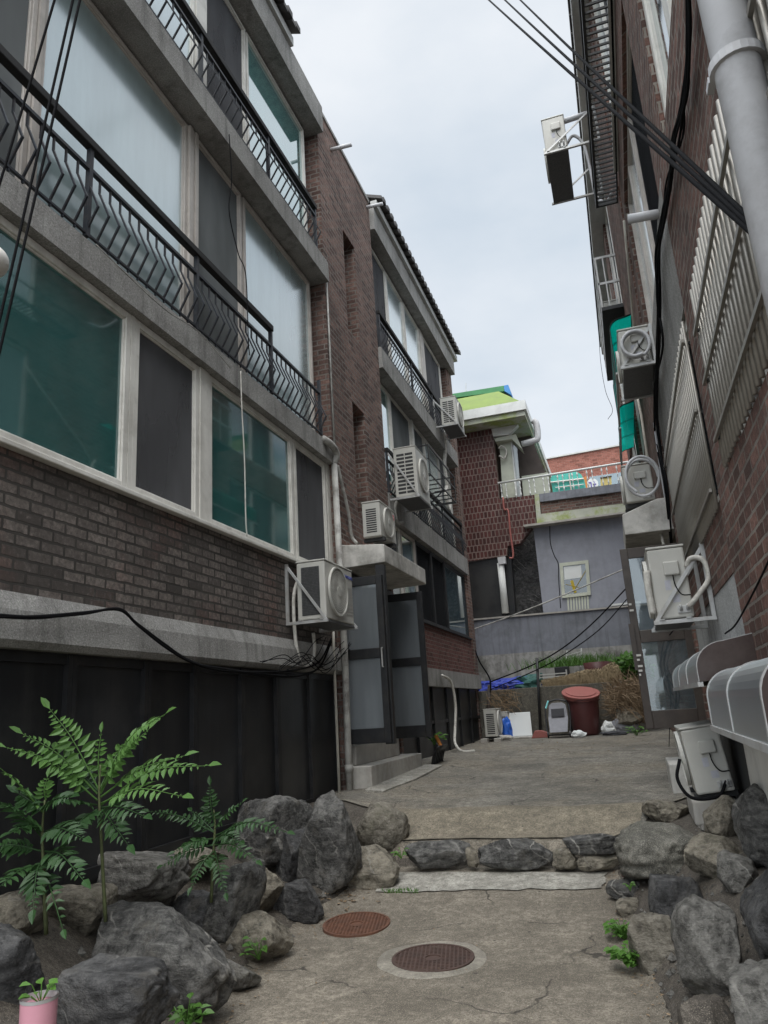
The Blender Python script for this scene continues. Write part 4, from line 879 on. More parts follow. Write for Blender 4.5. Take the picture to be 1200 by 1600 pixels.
# white globe lamp at the very left edge
t = thing('wall_lamp', 'round white lamp just poking in at the left edge before the teal window', 'lamp', P(-22, 407, Y=2.6)); c = t.location
b = MB(); b.tube([(c.x+.105*sin(a), c.y, c.z-.105*cos(a)) for a in [0.02]]+[(c.x, c.y, c.z-.09+.18*k/10) for k in range(11)], [.001]+[.11*sqrt(max(.002, 1-((k-5)/5.05)**2)) for k in range(11)], 20); b.build('globe', M['pvc_white'], t, True)
b = MB(); b.tube([(c.x-.02, c.y, c.z), (c.x-.9, c.y+.1, c.z+.05)], .012, 8); b.build('arm', M['black_metal'], t)
# ================================================================ END OF THE YARD
def poly(pts, Y): return [P(a, b, Y=Y) for a, b in pts]
def pr(name, mat, par, pts, Y, dep): 
    b = MB(); b.prism(poly(pts, Y), (0, dep, 0)); return b.build(name, mat, par)
M['grey_paint'] = m_plain('grey_blue_wall', (.285,.295,.335), .12, 2.5, .85, .25, 60, dirt=(.17,.175,.19), dirt_amt=.4, streak=.2)
M['wall_grey'] = m_plain('grey_wall_paint', (.22,.23,.26), .18, 2, .85, .25, 60, dirt=(.10,.105,.115), dirt_amt=.6, streak=.6)
M['wall_worn'] = m_plain('peeling_plaster', (.36,.35,.33), .3, 3, .9, .5, 50, dirt=(.10,.10,.085), dirt_amt=.8, streak=.6)
M['wall_low'] = m_concrete('damp_wall', (.22,.20,.165), (.10,.095,.08), tan=(.17,.155,.11), wet=.6)
M['green_roof'] = m_plain('lime_waterproofing', (.165,.225,.05), .15, 3, .75, .15, 40, dirt=(.11,.14,.05), dirt_amt=.4)
M['green_dark'] = m_plain('green_sheet', (.05,.20,.08), .2, 3, .6, .1); M['blue_sheet'] = m_plain('blue_sheet', (.06,.22,.48), .15, 4, .6, .1)
M['cream'] = m_plain('cream_paint', (.52,.54,.45), .1, 3, .8, .15, 40, dirt=(.3,.31,.26), dirt_amt=.4)
M['white_paint'] = m_plain('white_paint', (.66,.67,.65), .08, 4, .7, .1, 40, dirt=(.4,.4,.37), dirt_amt=.35)
M['soffit'] = m_plain('dark_soffit', (.075,.06,.055), .3, 3, .8, .2); M['moss'] = m_plain('moss_band', (.44,.45,.38), .2, 3, .9, .3, 40, dirt=(.25,.31,.06), dirt_amt=.9)
M['bin'] = m_plain('bin_red', (.085,.026,.025), .15, 3, .5, .1, 30, dirt=(.08,.03,.028), dirt_amt=.5); M['bin_lid'] = m_plain('bin_lid', (.30,.10,.085), .12, 3, .55, .1)
M['tarp'] = m_plain('tarp_blue', (.035,.06,.36), .35, 6, .5, .4, 20); M['tarp2'] = m_plain('tarp_green', (.03,.10,.085), .3, 6, .6, .3)
M['board'] = m_plain('white_board', (.68,.70,.69), .04, 3, .5, .03); M['blue_bag'] = m_plain('blue_bag', (.02,.11,.50), .3, 12, .4, .5, 20)
M['cloth_grey'] = m_plain('stroller_cloth', (.26,.26,.28), .15, 8, .9, .2); M['cloth_dark'] = m_plain('stroller_dark', (.05,.05,.055), .2, 8, .9, .2)
M['aqua'] = m_plain('aqua_trim', (.2,.55,.55), .1, 5, .5, 0); M['purple'] = m_plain('purple_ink', (.13,.10,.34), .1, 5, .6, 0); M['ochre'] = m_plain('ochre_board', (.45,.36,.13), .15, 3, .7, .1)
M['orange'] = m_plain('orange_paint', (.60,.22,.05), .15, 4, .6, .1); M['pink'] = m_plain('pink_pot', (.52,.25,.30), .06, 3, .45, .05); M['aqua_tank'] = m_plain('turquoise_roof', (.09,.52,.43), .15, 4, .45, .05)
YW = 21.0
# house with red tiles
H = thing('tiled_house', 'house with dark red hexagon tiles and lime green roof behind the end wall', 'house', P(770, 880, Y=YW+.5))
YH = 21.5
pr('tile_wall', M['tile_red'], H, [(690, 684), (766, 664), (771, 684), (780, 780), (835, 773), (838, 816), (823, 835), (813, 849), (793, 853), (792, 868), (690, 884)], YH, .3)
pr('garage_panel', M['black_panel'], H, [(690, 886), (779, 871.5), (789, 985), (690, 990)], YH+.06, .2)
pr('side_recess', M['rock_black'], H, [(776, 850), (845, 815), (880, 990), (786, 990)], YH+.9, .3)
pr('door_jamb', M['black_metal'], H, [(789, 868), (798, 866), (808, 990), (797, 990)], YH+.3, .3)
b = MB(); b.tube(poly([(782, 880), (790, 958)], YH-.05), .10, 10); b.build('downpipe', M['white_paint'], H, True)
pr('pipe_head', M['pvc_grey'], H, [(777, 871), (789, 869), (790, 880), (779, 882)], YH-.18, .17)
b = MB(); b.tube(curve(poly([(786, 777), (788, 796), (794, 798), (797, 830), (802, 868), (796, 872)], YH-.05), 4), .03, 6); b.build('gas_pipe', M['bin_lid'], H, True)
# roof slab, fascia, green slopes
C0 = P(821, 631, Y=YH-.7); fz0, fz1 = P(821, 639, Y=YH-.7).z, P(820, 624.5, Y=YH-.7).z; yb = 31.0
b = MB(); b.box(-9, C0.x, YH-.7, yb, fz0, fz1); b.build('roof_slab', M['white_paint'], H)
b = MB(); b.box(-9, C0.x-.06, YH-.62, yb-.1, fz0-.16, fz0-.003); b.build('soffit_edge', M['moss'], H)
b = MB(); x1 = C0.x-.9; b.prism([(-9, YH-.55, fz1), (C0.x-.1, YH-.55, fz1), (C0.x-.9, YH+.5, fz1+.95), (-9, YH+.5, fz1+.95)], (0, .25, 0)); b.build('roof', M['green_roof'], H)
zb = P(781, 617, Y=YH+1.2).z
pr('parapet', M['soffit'], H, [(690, 628), (776, 606), (798, 612), (800, 640), (690, 650)], YH+.9, .2)
pr('roof_edge', M['green_dark'], H, [(690, 618), (787, 602.5), (788, 611), (690, 624)], YH+.75, 3.0); pr('roof_edge', M['blue_sheet'], H, [(787.2, 602.5), (794, 601), (799, 617), (788.2, 611)], YH+.75, 3.0)
b = MB(); b.tube(poly([(728, 612), (728, 599)], YH+1), .015, 6); b.build('vent_rod', M['pvc_grey'], H)
pr('soffit_panel', M['white_paint'], H, [(766, 664), (820, 652), (794, 679), (769, 682)], YH+.02, .25)
pr('porch_wall', M['soffit'], H, [(769, 683), (795, 679), (820, 655), (852, 739), (852, 775), (780, 778)], YH+1.2, .3)
bay = pr('bay_window', M['cream'], H, [(780, 689), (797, 686), (807, 776), (786, 779)], YH+.35, .8); pr('cap', M['cream'], bay, [(772, 685), (806, 678.5), (816, 702), (800, 686), (774, 690)], YH+.1, .5)
pr('pane', M['glass_frost'], bay, [(799, 692), (808, 700), (814, 776), (808, 776)], YH+.4, .05); pr('sash', M['white_paint'], bay, [(797.5, 686), (799.5, 687), (808.5, 776), (806.5, 776)], YH+.3, .04)
b = MB(); b.tube(curve(poly([(780, 712), (788, 716), (791, 704), (784, 697), (779, 701)], YH+.2), 5), .03, 6); b.build('hose', M['foam'], H, True)
pr('porch_post', M['cream'], H, [(815, 744), (856, 738), (860, 776), (818, 776)], YH+.9, .2)
b = MB(); b.tube(curve(poly([(833, 657), (838, 663), (840, 684), (834, 689), (815, 694)], YH+.3), 5), .10, 8); b.build('gutter_pipe', M['pvc_grey'], H, True)
# grey painted annex with balcony
A = thing('annex', 'grey blue painted annex with small window, cracked wall and white balcony railing', 'house', P(900, 950, Y=YW+.6)); YA = 21.6
pr('wall', M['grey_paint'], A, [(833, 822), (1075, 790), (1075, 990), (853, 990)], YA, .3)
pr('roof_edge', M['step'], A, [(817, 820), (1075, 786), (1075, 789), (819, 823)], YA-.35, .7)
pr('moss_band', M['moss'], A, [(838, 804), (1075, 774), (1075, 786), (839, 817)], YA-.2, .3)
pr('brick_band', M['brick_red'], A, [(845, 784), (1075, 754), (1075, 774), (846, 803)], YA-.15, .3)
pr('parapet', M['wall_grey'], A, [(842, 772), (1075, 741), (1075, 754), (844, 784)], YA-.22, .3); pr('corner_post', M['moss'], A, [(835, 772), (842, 772), (846, 817), (839, 818)], YA-.24, .3)
b = MB(); b.tube(curve(poly([(859, 820), (860, 848), (866, 868), (872, 880), (873, 905), (876, 950)], YA-.002), 5), .012, 5); b.build('crack', M['cable'], A)
w = MB()
for q in ([(874, 880), (919, 875), (919.5, 880), (874.5, 885)], [(874.5, 885), (879.5, 884.5), (883, 934), (878, 934)], [(914.5, 880.5), (919.5, 880), (923, 929), (918, 930)], [(883, 929), (918, 925), (918.5, 930), (883.5, 934)]): w.prism(poly(q, YA-.06), (0, .1, 0))
w = w.build('window', M['cream'], A); pr('pane', M['glass_dark'], w, [(879, 884), (915, 880), (918.5, 926), (883, 930)], YA-.02, .01)
pr('paper_sheet', M['board'], w, [(881, 886), (908, 883), (909, 902), (882, 906)], YA-.035, .008)
M['tape'] = m_plain('yellow_tape', (.48,.36,.03), .1, 5, .6, 0)
b = MB(); b.bar(P(884, 913, Y=YA-.04), P(905, 918, Y=YA-.04), .05, .008); b.bar(P(896, 924, Y=YA-.045), P(915, 892, Y=YA-.045), .06, .008); b.bar(P(893, 907, Y=YA-.05), P(899, 926, Y=YA-.05), .08, .008); b.build('tape', M['tape'], w)
v = MB()
for k in range(8):
    x = 886+k*4.4; v.prism(poly([(x, 934-k*.4), (x+2.6, 934-k*.4), (x+4, 957), (x+1.4, 957)], YA-.03), (0, .05, 0))
v.build('slatted_panel', M['cream'], A)
pr('white_bar', M['white_paint'], A, [(955, 944), (1001, 939), (1001, 942), (955, 947)], YA-.05, .04)
R = thing('balcony_railing', 'white turned baluster railing on the annex roof terrace', 'railing', P(880, 765, Y=YA)); yr = YA-.12
b = MB(); b.tube(poly([(778, 755), (1080, 706)], yr), .035, 8); b.build('top_rail', M['white_paint'], R, True); b0 = None
tl = P(880, 738.5, Y=yr); bl = P(884.5, 767, Y=yr)
for k in range(22):
    for j in (0, .35):
        x = -2.95+(k+j)*.42+.08
        if b0 is None:
            h = tl.z-bl.z-.02; b = MB(); zs = [0, .1, .12, .2, .24, .45, .5, .55, .76, .8, .88, .9, 1]; rs = [.014, .014, .024, .024, .012, .012, .028, .012, .012, .024, .024, .014, .014]
            b.tube([(x, yr, bl.z+h*q) for q in zs], rs, 8); b0 = b.build('baluster', M['white_paint'], R, True); xb = x
        else:
            c = b0.copy(); COL.objects.link(c); c.parent = R; c.location = (x-xb, 0, 0)
# things on and behind the terrace
t = thing('plastic_shelter', 'turquoise rounded plastic shelter on the roof terrace', 'shelter', P(888, 768, Y=23))
pr('shell', M['aqua_tank'], t, [(860, 748), (864, 741), (900, 737), (908, 741), (913, 750), (914, 775), (866, 780)], 23, 1.5)
b = MB(); b.tube(poly([(860, 754), (912, 748)], 22.95), .03, 6); b.tube(poly([(889, 740), (893, 770)], 22.95), .025, 6); b.tube(poly([(868, 762), (912, 757)], 22.95), .02, 6); b.build('hoop', M['pvc_white'], t)
FB = thing('brick_building', 'plain red brick block far behind the terrace', 'building', P(910, 780, Y=34)); YF = 34
pr('wall', M['brick_far'], FB, [(838, 720), (1080, 676), (1080, 745), (858, 790), (838, 790)], YF, 6); pr('coping', M['fascia'], FB, [(838, 718), (1080, 673.5), (1080, 676), (838, 720)], YF-.1, 6)
pr('window_strip', M['glass_blue'], FB, [(921, 745), (1080, 722), (1080, 760), (921, 775)], YF-.12, .1)
S = thing('shop_sign', 'round white sign with a purple letter beside an ochre board', 'sign', P(925, 760, Y=28))
b = MB(); c = P(925.5, 757, Y=28); b.disc((c.x, c.y, c.z), (0,-1,0), .22, .06, 28); b.build('sign_disc', M['white_paint'], S)
b = MB(); u = .028
for x0, x1, z0, z1 in ((-.15, -.02, .05, .09), (-.06, -.02, -.13, .05), (.05, .09, -.15, .10), (.09, .14, -.04, .0)): b.box(c.x+x0, c.x+x1, c.y-.075, c.y-.061, c.z+z0, c.z+z1)
b.build('lettering', M['purple'], S)
t = thing('sign_board', 'ochre sign board behind the terrace railing', 'sign', P(946, 760, Y=28.3)); pr('board', M['ochre'], t, [(938, 747), (955, 744), (956, 762), (939, 764)], 28.3, .1); pr('frame', M['brown_metal'], t, [(937, 746), (956, 743), (956, 744), (938, 747)], 28.25, .1)
b = MB(); b.prism(poly([(912, 746), (916, 744), (918, 762), (914, 764)], 26), (0, .3, 0)); solo(b, 'gas_cylinder', M['orange'], 'narrow orange post beside the turquoise shelter', 'post')
# end walls
EW = thing('retaining_wall', 'tall end wall, grey painted above and peeling plaster below', 'wall', P(870, 1060, Y=YW))
pr('upper_wall', M['wall_grey'], EW, [(680, 974.5), (1100, 938), (1100, 999), (680, 1030)], YW, .35); pr('lower_wall', M['wall_worn'], EW, [(680, 1030), (1100, 999), (1100, 1180), (680, 1180)], YW-.02, .35)
pr('coping', M['step'], EW, [(680, 972), (1100, 935.5), (1100, 938), (680, 974.5)], YW-.05, .45)
LW = thing('low_wall', 'low damp concrete wall behind the red bin', 'wall', P(860, 1140, Y=19.4)); YL = 19.4
lt = P(740, 1081, Y=YL); rt = P(955, 1065, Y=YL); zt = (lt.z+rt.z)/2
b = MB(); b.box(-4.2, rt.x-.02, YL, YL+.22, .4, zt); b.build('wall', M['wall_low'], LW, bevel=.015); b = MB(); b.prism([(rt.x-.02, YL, .4), (rt.x+.10, YL, .4), (rt.x+.0, YL, zt), (rt.x-.02, YL, zt)], (0, 1.3, 0)); b.build('return_wall', M['wall_low'], LW)
b = MB(); b.box(-4.2, rt.x, YL+.225, YW-.03, .3, zt-.05); tag(b.build('raised_bed', M['soil']), 'raised soil bed on top of the low wall', kind='structure')
b = MB()
for i in range(14):
    for j in range(12):
        pass
nx, ny = 24, 16
for j in range(ny+1):
    for i in range(nx+1):
        x = rt.x+.10+(1.5)*i/nx; y = YL-.2+(YW-YL+.15)*j/ny; z = .8+.85*sst(0, 1, j/ny)+.12*noise.noise(Vector((x*3, y*3, 1)))
        b.v.append((x, y, z))
for j in range(ny):
    for i in range(nx): b.f.append((j*(nx+1)+i, j*(nx+1)+i+1, (j+1)*(nx+1)+i+1, (j+1)*(nx+1)+i))
tag(b.build('bank', M['soil'], None, True, fix=False), 'soil bank right of the low wall', kind='structure')
# red lidded bin
c = P(918, 1156, Y=18.75); gz = hgt(c.x, 18.75)+.02
t = thing('lidded_bin', 'big dark red plastic bin with a tilted pinkish lid', 'bin', (c.x, 18.75, gz))
b = MB(); rr = .375; b.tube([(c.x, 18.75, gz), (c.x, 18.75, gz+.05), (c.x, 18.75, gz+.48), (c.x, 18.75, gz+.82), (c.x, 18.75, gz+.84)], [rr-.10, rr-.08, rr-.03, rr, rr], 32); b.build('barrel', M['bin'], t, True)
b = MB(); b.tube([(c.x, 18.75, gz+.77), (c.x, 18.75, gz+.81)], [rr+.03, rr+.03], 32); b.build('rim', M['bin'], t)
ax = Vector((.10, -.34, 1)).normalized(); cc = Vector((c.x-.02, 18.75, gz+.95)); b = MB(); b.disc(cc, ax, rr+.07, .035, 36); b.disc(cc+ax*.036, ax, rr-.02, .02, 36); b.disc(cc-ax*.06, ax, rr+.05, .06, 36); b.build('lid', M['bin_lid'], t, bevel=.008)
# stroller
c = P(876, 1157, Y=18.35); gz = hgt(c.x, 18.35)+.02
def at(x, y, z): return (c.x+x, 18.35+y, gz+z)
t = thing('stroller', 'folded down grey baby stroller with black frame beside the red bin', 'stroller', at(0, 0, 0))
b = MB()
for s in (-1, 1):
    b.tube(curve([at(s*.25, -.15, .03), at(s*.28, .0, .4), at(s*.27, .12, .7), at(s*.22, .2, .80)]), .018, 8); b.tube([at(s*.28, .2, .05), at(s*.27, .0, .42)], .016, 8); b.tube([at(s*.26, -.12, .1), at(s*.28, .2, .05)], .014, 8)
b.tube(curve([at(-.22, .2, .80), at(0, .22, .85), at(.22, .2, .80)]), .02, 8); b.tube([at(-.27, -.12, .06), at(.27, -.12, .06)], .016, 8); b.build('frame', M['black_metal'], t, True)
b = MB(); b.prism([at(-.23, .06, .42), at(.23, .06, .42), at(.20, .18, .72), at(.12, .2, .78), at(-.12, .2, .78), at(-.20, .18, .72)], (0, .05, 0)); b.build('backrest', M['cloth_grey'], t, bevel=.02)
b = MB(); b.prism([at(-.15, .045, .46), at(.15, .045, .46), at(.15, .13, .64), at(-.15, .13, .64)], (0, -.012, .003)); b.build('back_pad', M['cloth_dark'], t)
b = MB(); b.prism([at(-.23, .05, .42), at(.23, .05, .42), at(.2, -.2, .12), at(-.2, -.2, .12)], (0, .03, .05)); b.build('seat', M['cloth_grey'], t, bevel=.02)
b = MB(); b.tube([at(-.2, .2, .83), at(-.27, .1, .66)], .022, 8); b.build('trim', M['aqua'], t)
for x, y in ((-.25, -.15), (.25, -.15), (-.29, .22), (.29, .22)):
    b = MB(); p = at(x, y, .07); b.ring((p[0]-.015, p[1], p[2]), (1,0,0), .045, .07, .03, 20); b.disc((p[0]-.01, p[1], p[2]), (1,0,0), .03, .02, 14); b.build('wheel', M['black_metal'], t)
# ground clutter
def ugly(name, mat, label, cat, c, s, seed, fold=.35, n=3):
    """a crumpled lump: plastic bag, tarpaulin, rubble"""
    import bmesh
    bm = bmesh.new(); bmesh.ops.create_icosphere(bm, subdivisions=n, radius=1)
    for v in bm.verts:
        d = v.co.copy(); k = 1+fold*noise.noise(d*1.8+Vector((seed, 0, 0)))+fold*.6*abs(noise.noise(d*4.5+Vector((0, seed, 0))))
        v.co = Vector((d.x*k*s[0], d.y*k*s[1], max(-.75, d.z*k)*s[2]+s[2]*.7))
    me = bpy.data.meshes.new(name); bm.to_mesh(me); bm.free(); me.materials.append(mat)
    o = bpy.data.objects.new(name, me); COL.objects.link(o); o.location = c; return tag(o, label, cat)
g = lambda x, y, Y: (lambda p: (p.x, Y, hgt(p.x, Y)+.016))(P(x, y, Y=Y))
outdoor_unit('pale unit standing on stones at the far end of the yard', (lambda p: (p[0]+.12, p[1]+.35, p[2]+.12))(g(771, 1152, 18.2)), H90, .78, .30, .62, side='louver', bracket=False, feet=True)
outdoor_unit('second smaller unit tucked behind the far standing one', (lambda p: (p[0]+.2, p[1]+.35, p[2]+.02))(g(783, 1148, 18.9)), H90, .6, .25, .6, side='louver', bracket=False)
for lab, x in (('grey block under the near foot of the far unit', 757), ('grey block under the outer foot of the far unit', 778)):
    q = g(x, 1155, 18.1); b = MB(); b.box(q[0]-.08, q[0]+.08, 18.0, 18.25, q[2]-.02, q[2]+.09); solo(b, 'concrete_block', M['step'], lab, 'block', bevel=.01)
ugly('plastic_bag', M['blue_bag'], 'crumpled bright blue plastic bag beside the white board', 'bag', g(792, 1148, 18.9), (.14, .14, .28), 3)
q = g(814, 1150, 18.9); b = MB(); b.prism([(q[0]-.27, 18.95, q[2]+.05), (q[0]+.27, 18.95, q[2]+.05), (q[0]+.25, 19.12, q[2]+.60), (q[0]-.27, 19.12, q[2]+.60)], (0, .03, .006)); solo(b, 'white_board', M['board'], 'square white board leaning on the low wall', 'board', bevel=.006)
b = MB(); b.box(q[0]-.33, q[0]+.30, 18.75, 18.94, q[2], q[2]+.045); solo(b, 'stone_slab', M['slab'], 'flat pale slab lying under the white board', 'slab', bevel=.012)
q = g(844, 1153, 18.7); b = MB(); b.prism([(q[0]-.20, 18.6, q[2]), (q[0]+.20, 18.6, q[2]), (q[0]+.18, 18.6, q[2]+.12), (q[0]+.05, 18.6, q[2]+.17), (q[0]-.1, 18.6, q[2]+.17)], (0, .25, 0)); solo(b, 'plastic_tub', M['bin_lid'], 'low red plastic tub next to the stroller', 'tub', bevel=.015)
ugly('plastic_bag', M['board'], 'crushed white bag in front of the red bin', 'bag', g(905, 1158, 18.2), (.16, .1, .09), 8)
ugly('plastic_bag', M['white_paint'], 'white torn bag right of the red bin', 'bag', g(952, 1150, 18.6), (.15, .12, .17), 12)
ugly('plastic_bag', M['cloth_grey'], 'large grey crumpled bag right of the red bin', 'bag', g(976, 1150, 18.9), (.33, .2, .20), 21)
ugly('plastic_bag', M['cloth_dark'], 'dark flat bag between bin and white torn bag', 'bag', g(960, 1154, 18.3), (.28, .12, .06), 25)
ugly('rubble', M['step'], 'pale rubble heap beside the far standing unit', 'rubble', g(787, 1155, 18.4), (.18, .12, .07), 30, .5)
lz = zt-.03
p = P(795, 1070, Y=19.9); ugly('tarpaulin', M['tarp'], 'blue tarpaulin heap on the raised bed', 'tarpaulin', (p.x, 19.95, lz-.02), (.75, .3, .20), 41, .5, 4)
p = P(828, 1066, Y=19.9); ugly('tarpaulin', M['tarp2'], 'dark green tarpaulin beside the blue one', 'tarpaulin', (p.x, 19.9, lz-.04), (.42, .25, .22), 47, .5, 4)
p = P(865, 1060, Y=19.8); b = MB()
for k in range(5): b.box(p.x-.35, p.x+.35, 19.7, 19.73, lz+.04+k*.07, lz+.07+k*.07)
for x in (-.36, .33): b.box(p.x+x, p.x+x+.03, 19.68, 19.75, lz, lz+.42)
solo(b, 'wire_rack', M['fascia'], 'pale wire rack lying on the low wall', 'rack')
p = P(879, 1055, Y=19.8); b = MB(); b.box(p.x-.18, p.x+.17, 19.75, 20.1, lz, lz+.5); solo(b, 'storage_crate', M['black_panel'], 'dark blue-black crate under the straw on the bed', 'crate', bevel=.01)
p = P(935, 1050, Y=19.8); b = MB(); b.tube([(p.x, 20, lz), (p.x, 20, lz+.55)], [.28, .36], 24); solo(b, 'plant_tub', M['bin'], 'dark red tub covered by straw on the bed', 'tub', smooth=True)
p = P(893, 1025, Y=20.6); b = MB(); 
for k in range(5): b.bar((p.x-.2+.02*k, 20.6, lz+.5+.08*k), (p.x+.2+.02*k, 20.6, lz+.58+.08*k), .04, .01)
b.bar((p.x-.2, 20.61, lz+.45), (p.x-.1, 20.61, lz+.95), .03, .01); b.bar((p.x+.2, 20.61, lz+.5), (p.x+.28, 20.61, lz+.98), .03, .01)
solo(b, 'plastic_crate', M['white_paint'], 'pale slatted crate tilted against the peeling wall', 'crate')
b = MB(); b.tube([P(845, 1152, Y=19.2), P(839, 1028, Y=19.2)], .035, 8); solo(b, 'iron_post', M['black_metal'], 'thin dark post before the low wall', 'post', smooth=True)
b = MB(); p = P(762, 1160, Y=19.2); b.tube([(p.x, 19.2, .75), P(765, 1070, Y=19.2)], .05, 8); solo(b, 'iron_post', M['brown_metal'], 'stout dark post at the far left corner holding cables', 'post', smooth=True)
# black plastic scoop shovel
t = thing('snow_shovel', 'black plastic snow shovel leaning behind the entrance steps', 'shovel', (-3.2, 12.9, .72))
b = MB(); n = 10
for k in range(n+1):
    a = -.5+2.0*k/n
    for x, yy in ((0, 12.35), (0, 13.0)): b.v.append((-3.28+.30*(1-cos(a*.8))*.5+.05*k/n, yy, .70+.34*k/n)); 
for k in range(n): b.f.append((2*k, 2*k+1, 2*k+3, 2*k+2))
o = b.build('scoop', M['black_panel'], t, True); so = o.modifiers.new('thick', 'SOLIDIFY'); so.thickness = .02
b = MB(); 
for k in range(6): y = 12.40+k*.11; b.bar((-3.24, y, .72), (-3.16, y, 1.02), .02, .02)
b.build('rib', M['black_metal'], t)
b = MB(); b.tube([(-3.2, 12.7, 1.0), (-3.55, 12.75, 1.35)], .022, 8); b.build('shaft', M['black_metal'], t); b = MB(); b.tube([(-3.15, 12.6, 1.03), (-3.22, 12.6, 1.2)], .03, 8); b.build('grip', M['orange'], t)
# ================================================================ ROCKS
import bmesh
def rock(label, bb, Y, mat, depth=None, seed=0, cuts=7, rough=.20, lean=0, name='boulder', sub=5, boxy=.55, group=None, cat='rock', auto=True, dy=.08):
    """a boulder filling the pixel box bb, standing where that box meets the ground"""
    if Y is None or auto:
        v = CA*(((bb[0]+bb[2])/2-600)/FPX)+CB*((bb[3]-.10*(bb[3]-bb[1])-800)/FPX)+_f; k = 2.0
        while k < 12 and (CPOS+v*k).z > hgt((CPOS+v*k).x, (CPOS+v*k).y): k += .02
        Y = (CPOS+v*k).y + dy
    x0, y0, x1, y1 = bb; a, c = P(x0, (y0+y1)/2, Y=Y), P(x1, (y0+y1)/2, Y=Y); t, u = P((x0+x1)/2, y0, Y=Y), P((x0+x1)/2, y1, Y=Y)
    ctr = P((x0+x1)/2, (y0+y1)/2, Y=Y); sx = (c-a).length/2; sz = abs(t.z-u.z)/2*.97; sy = depth/2 if depth else min(sx, sz)*.95
    R = random.Random(seed*13+5); bm = bmesh.new(); bmesh.ops.create_icosphere(bm, subdivisions=sub, radius=1)
    off = Vector((R.uniform(-50, 50), R.uniform(-50, 50), R.uniform(-50, 50))); pl = []
    for k in range(cuts+4):
        d = Vector((R.gauss(0, 1), R.gauss(0, 1), R.gauss(0, .8))).normalized(); pl.append((d, R.uniform(.68, .93)))
    for v in bm.verts:
        d = v.co.normalized(); e = 2+boxy*3; r = (abs(d.x)**e+abs(d.y)**e+abs(d.z)**e)**(-1/e)
        r *= 1+rough*noise.noise(d*1.1+off)+rough*.45*noise.noise(d*2.7+off)
        p = d*min(r, 1.25)
        for nrm, h in pl:
            q = p.dot(nrm)-h
            if q > 0: p = p-nrm*q*.96
        rid = abs(noise.noise(p*2.2+off)); p = p*(1+.035*noise.noise(p*5+off)+.018*noise.noise(p*12+off)+.012*noise.noise(p*27+off)-.05*max(0, .12-rid)/.12)
        v.co = Vector((p.x*sx+lean*p.z*sz, p.y*sy, p.z*sz))
    lo = [min(v.co[i] for v in bm.verts) for i in range(3)]; hi = [max(v.co[i] for v in bm.verts) for i in range(3)]
    for v in bm.verts: v.co = Vector(((v.co.x-(lo[0]+hi[0])/2)*2*sx/(hi[0]-lo[0]), v.co.y, (v.co.z-lo[2])*2*sz/(hi[2]-lo[2])))
    me = bpy.data.meshes.new(name); bm.to_mesh(me); bm.free(); me.materials.append(M[mat])
    for f in me.polygons: f.use_smooth = True
    o = bpy.data.objects.new(name, me); COL.objects.link(o); o.location = (ctr.x, ctr.y+sy*.25, u.z)
    return tag(o, label, cat, group)
G = 'rockery boulders'
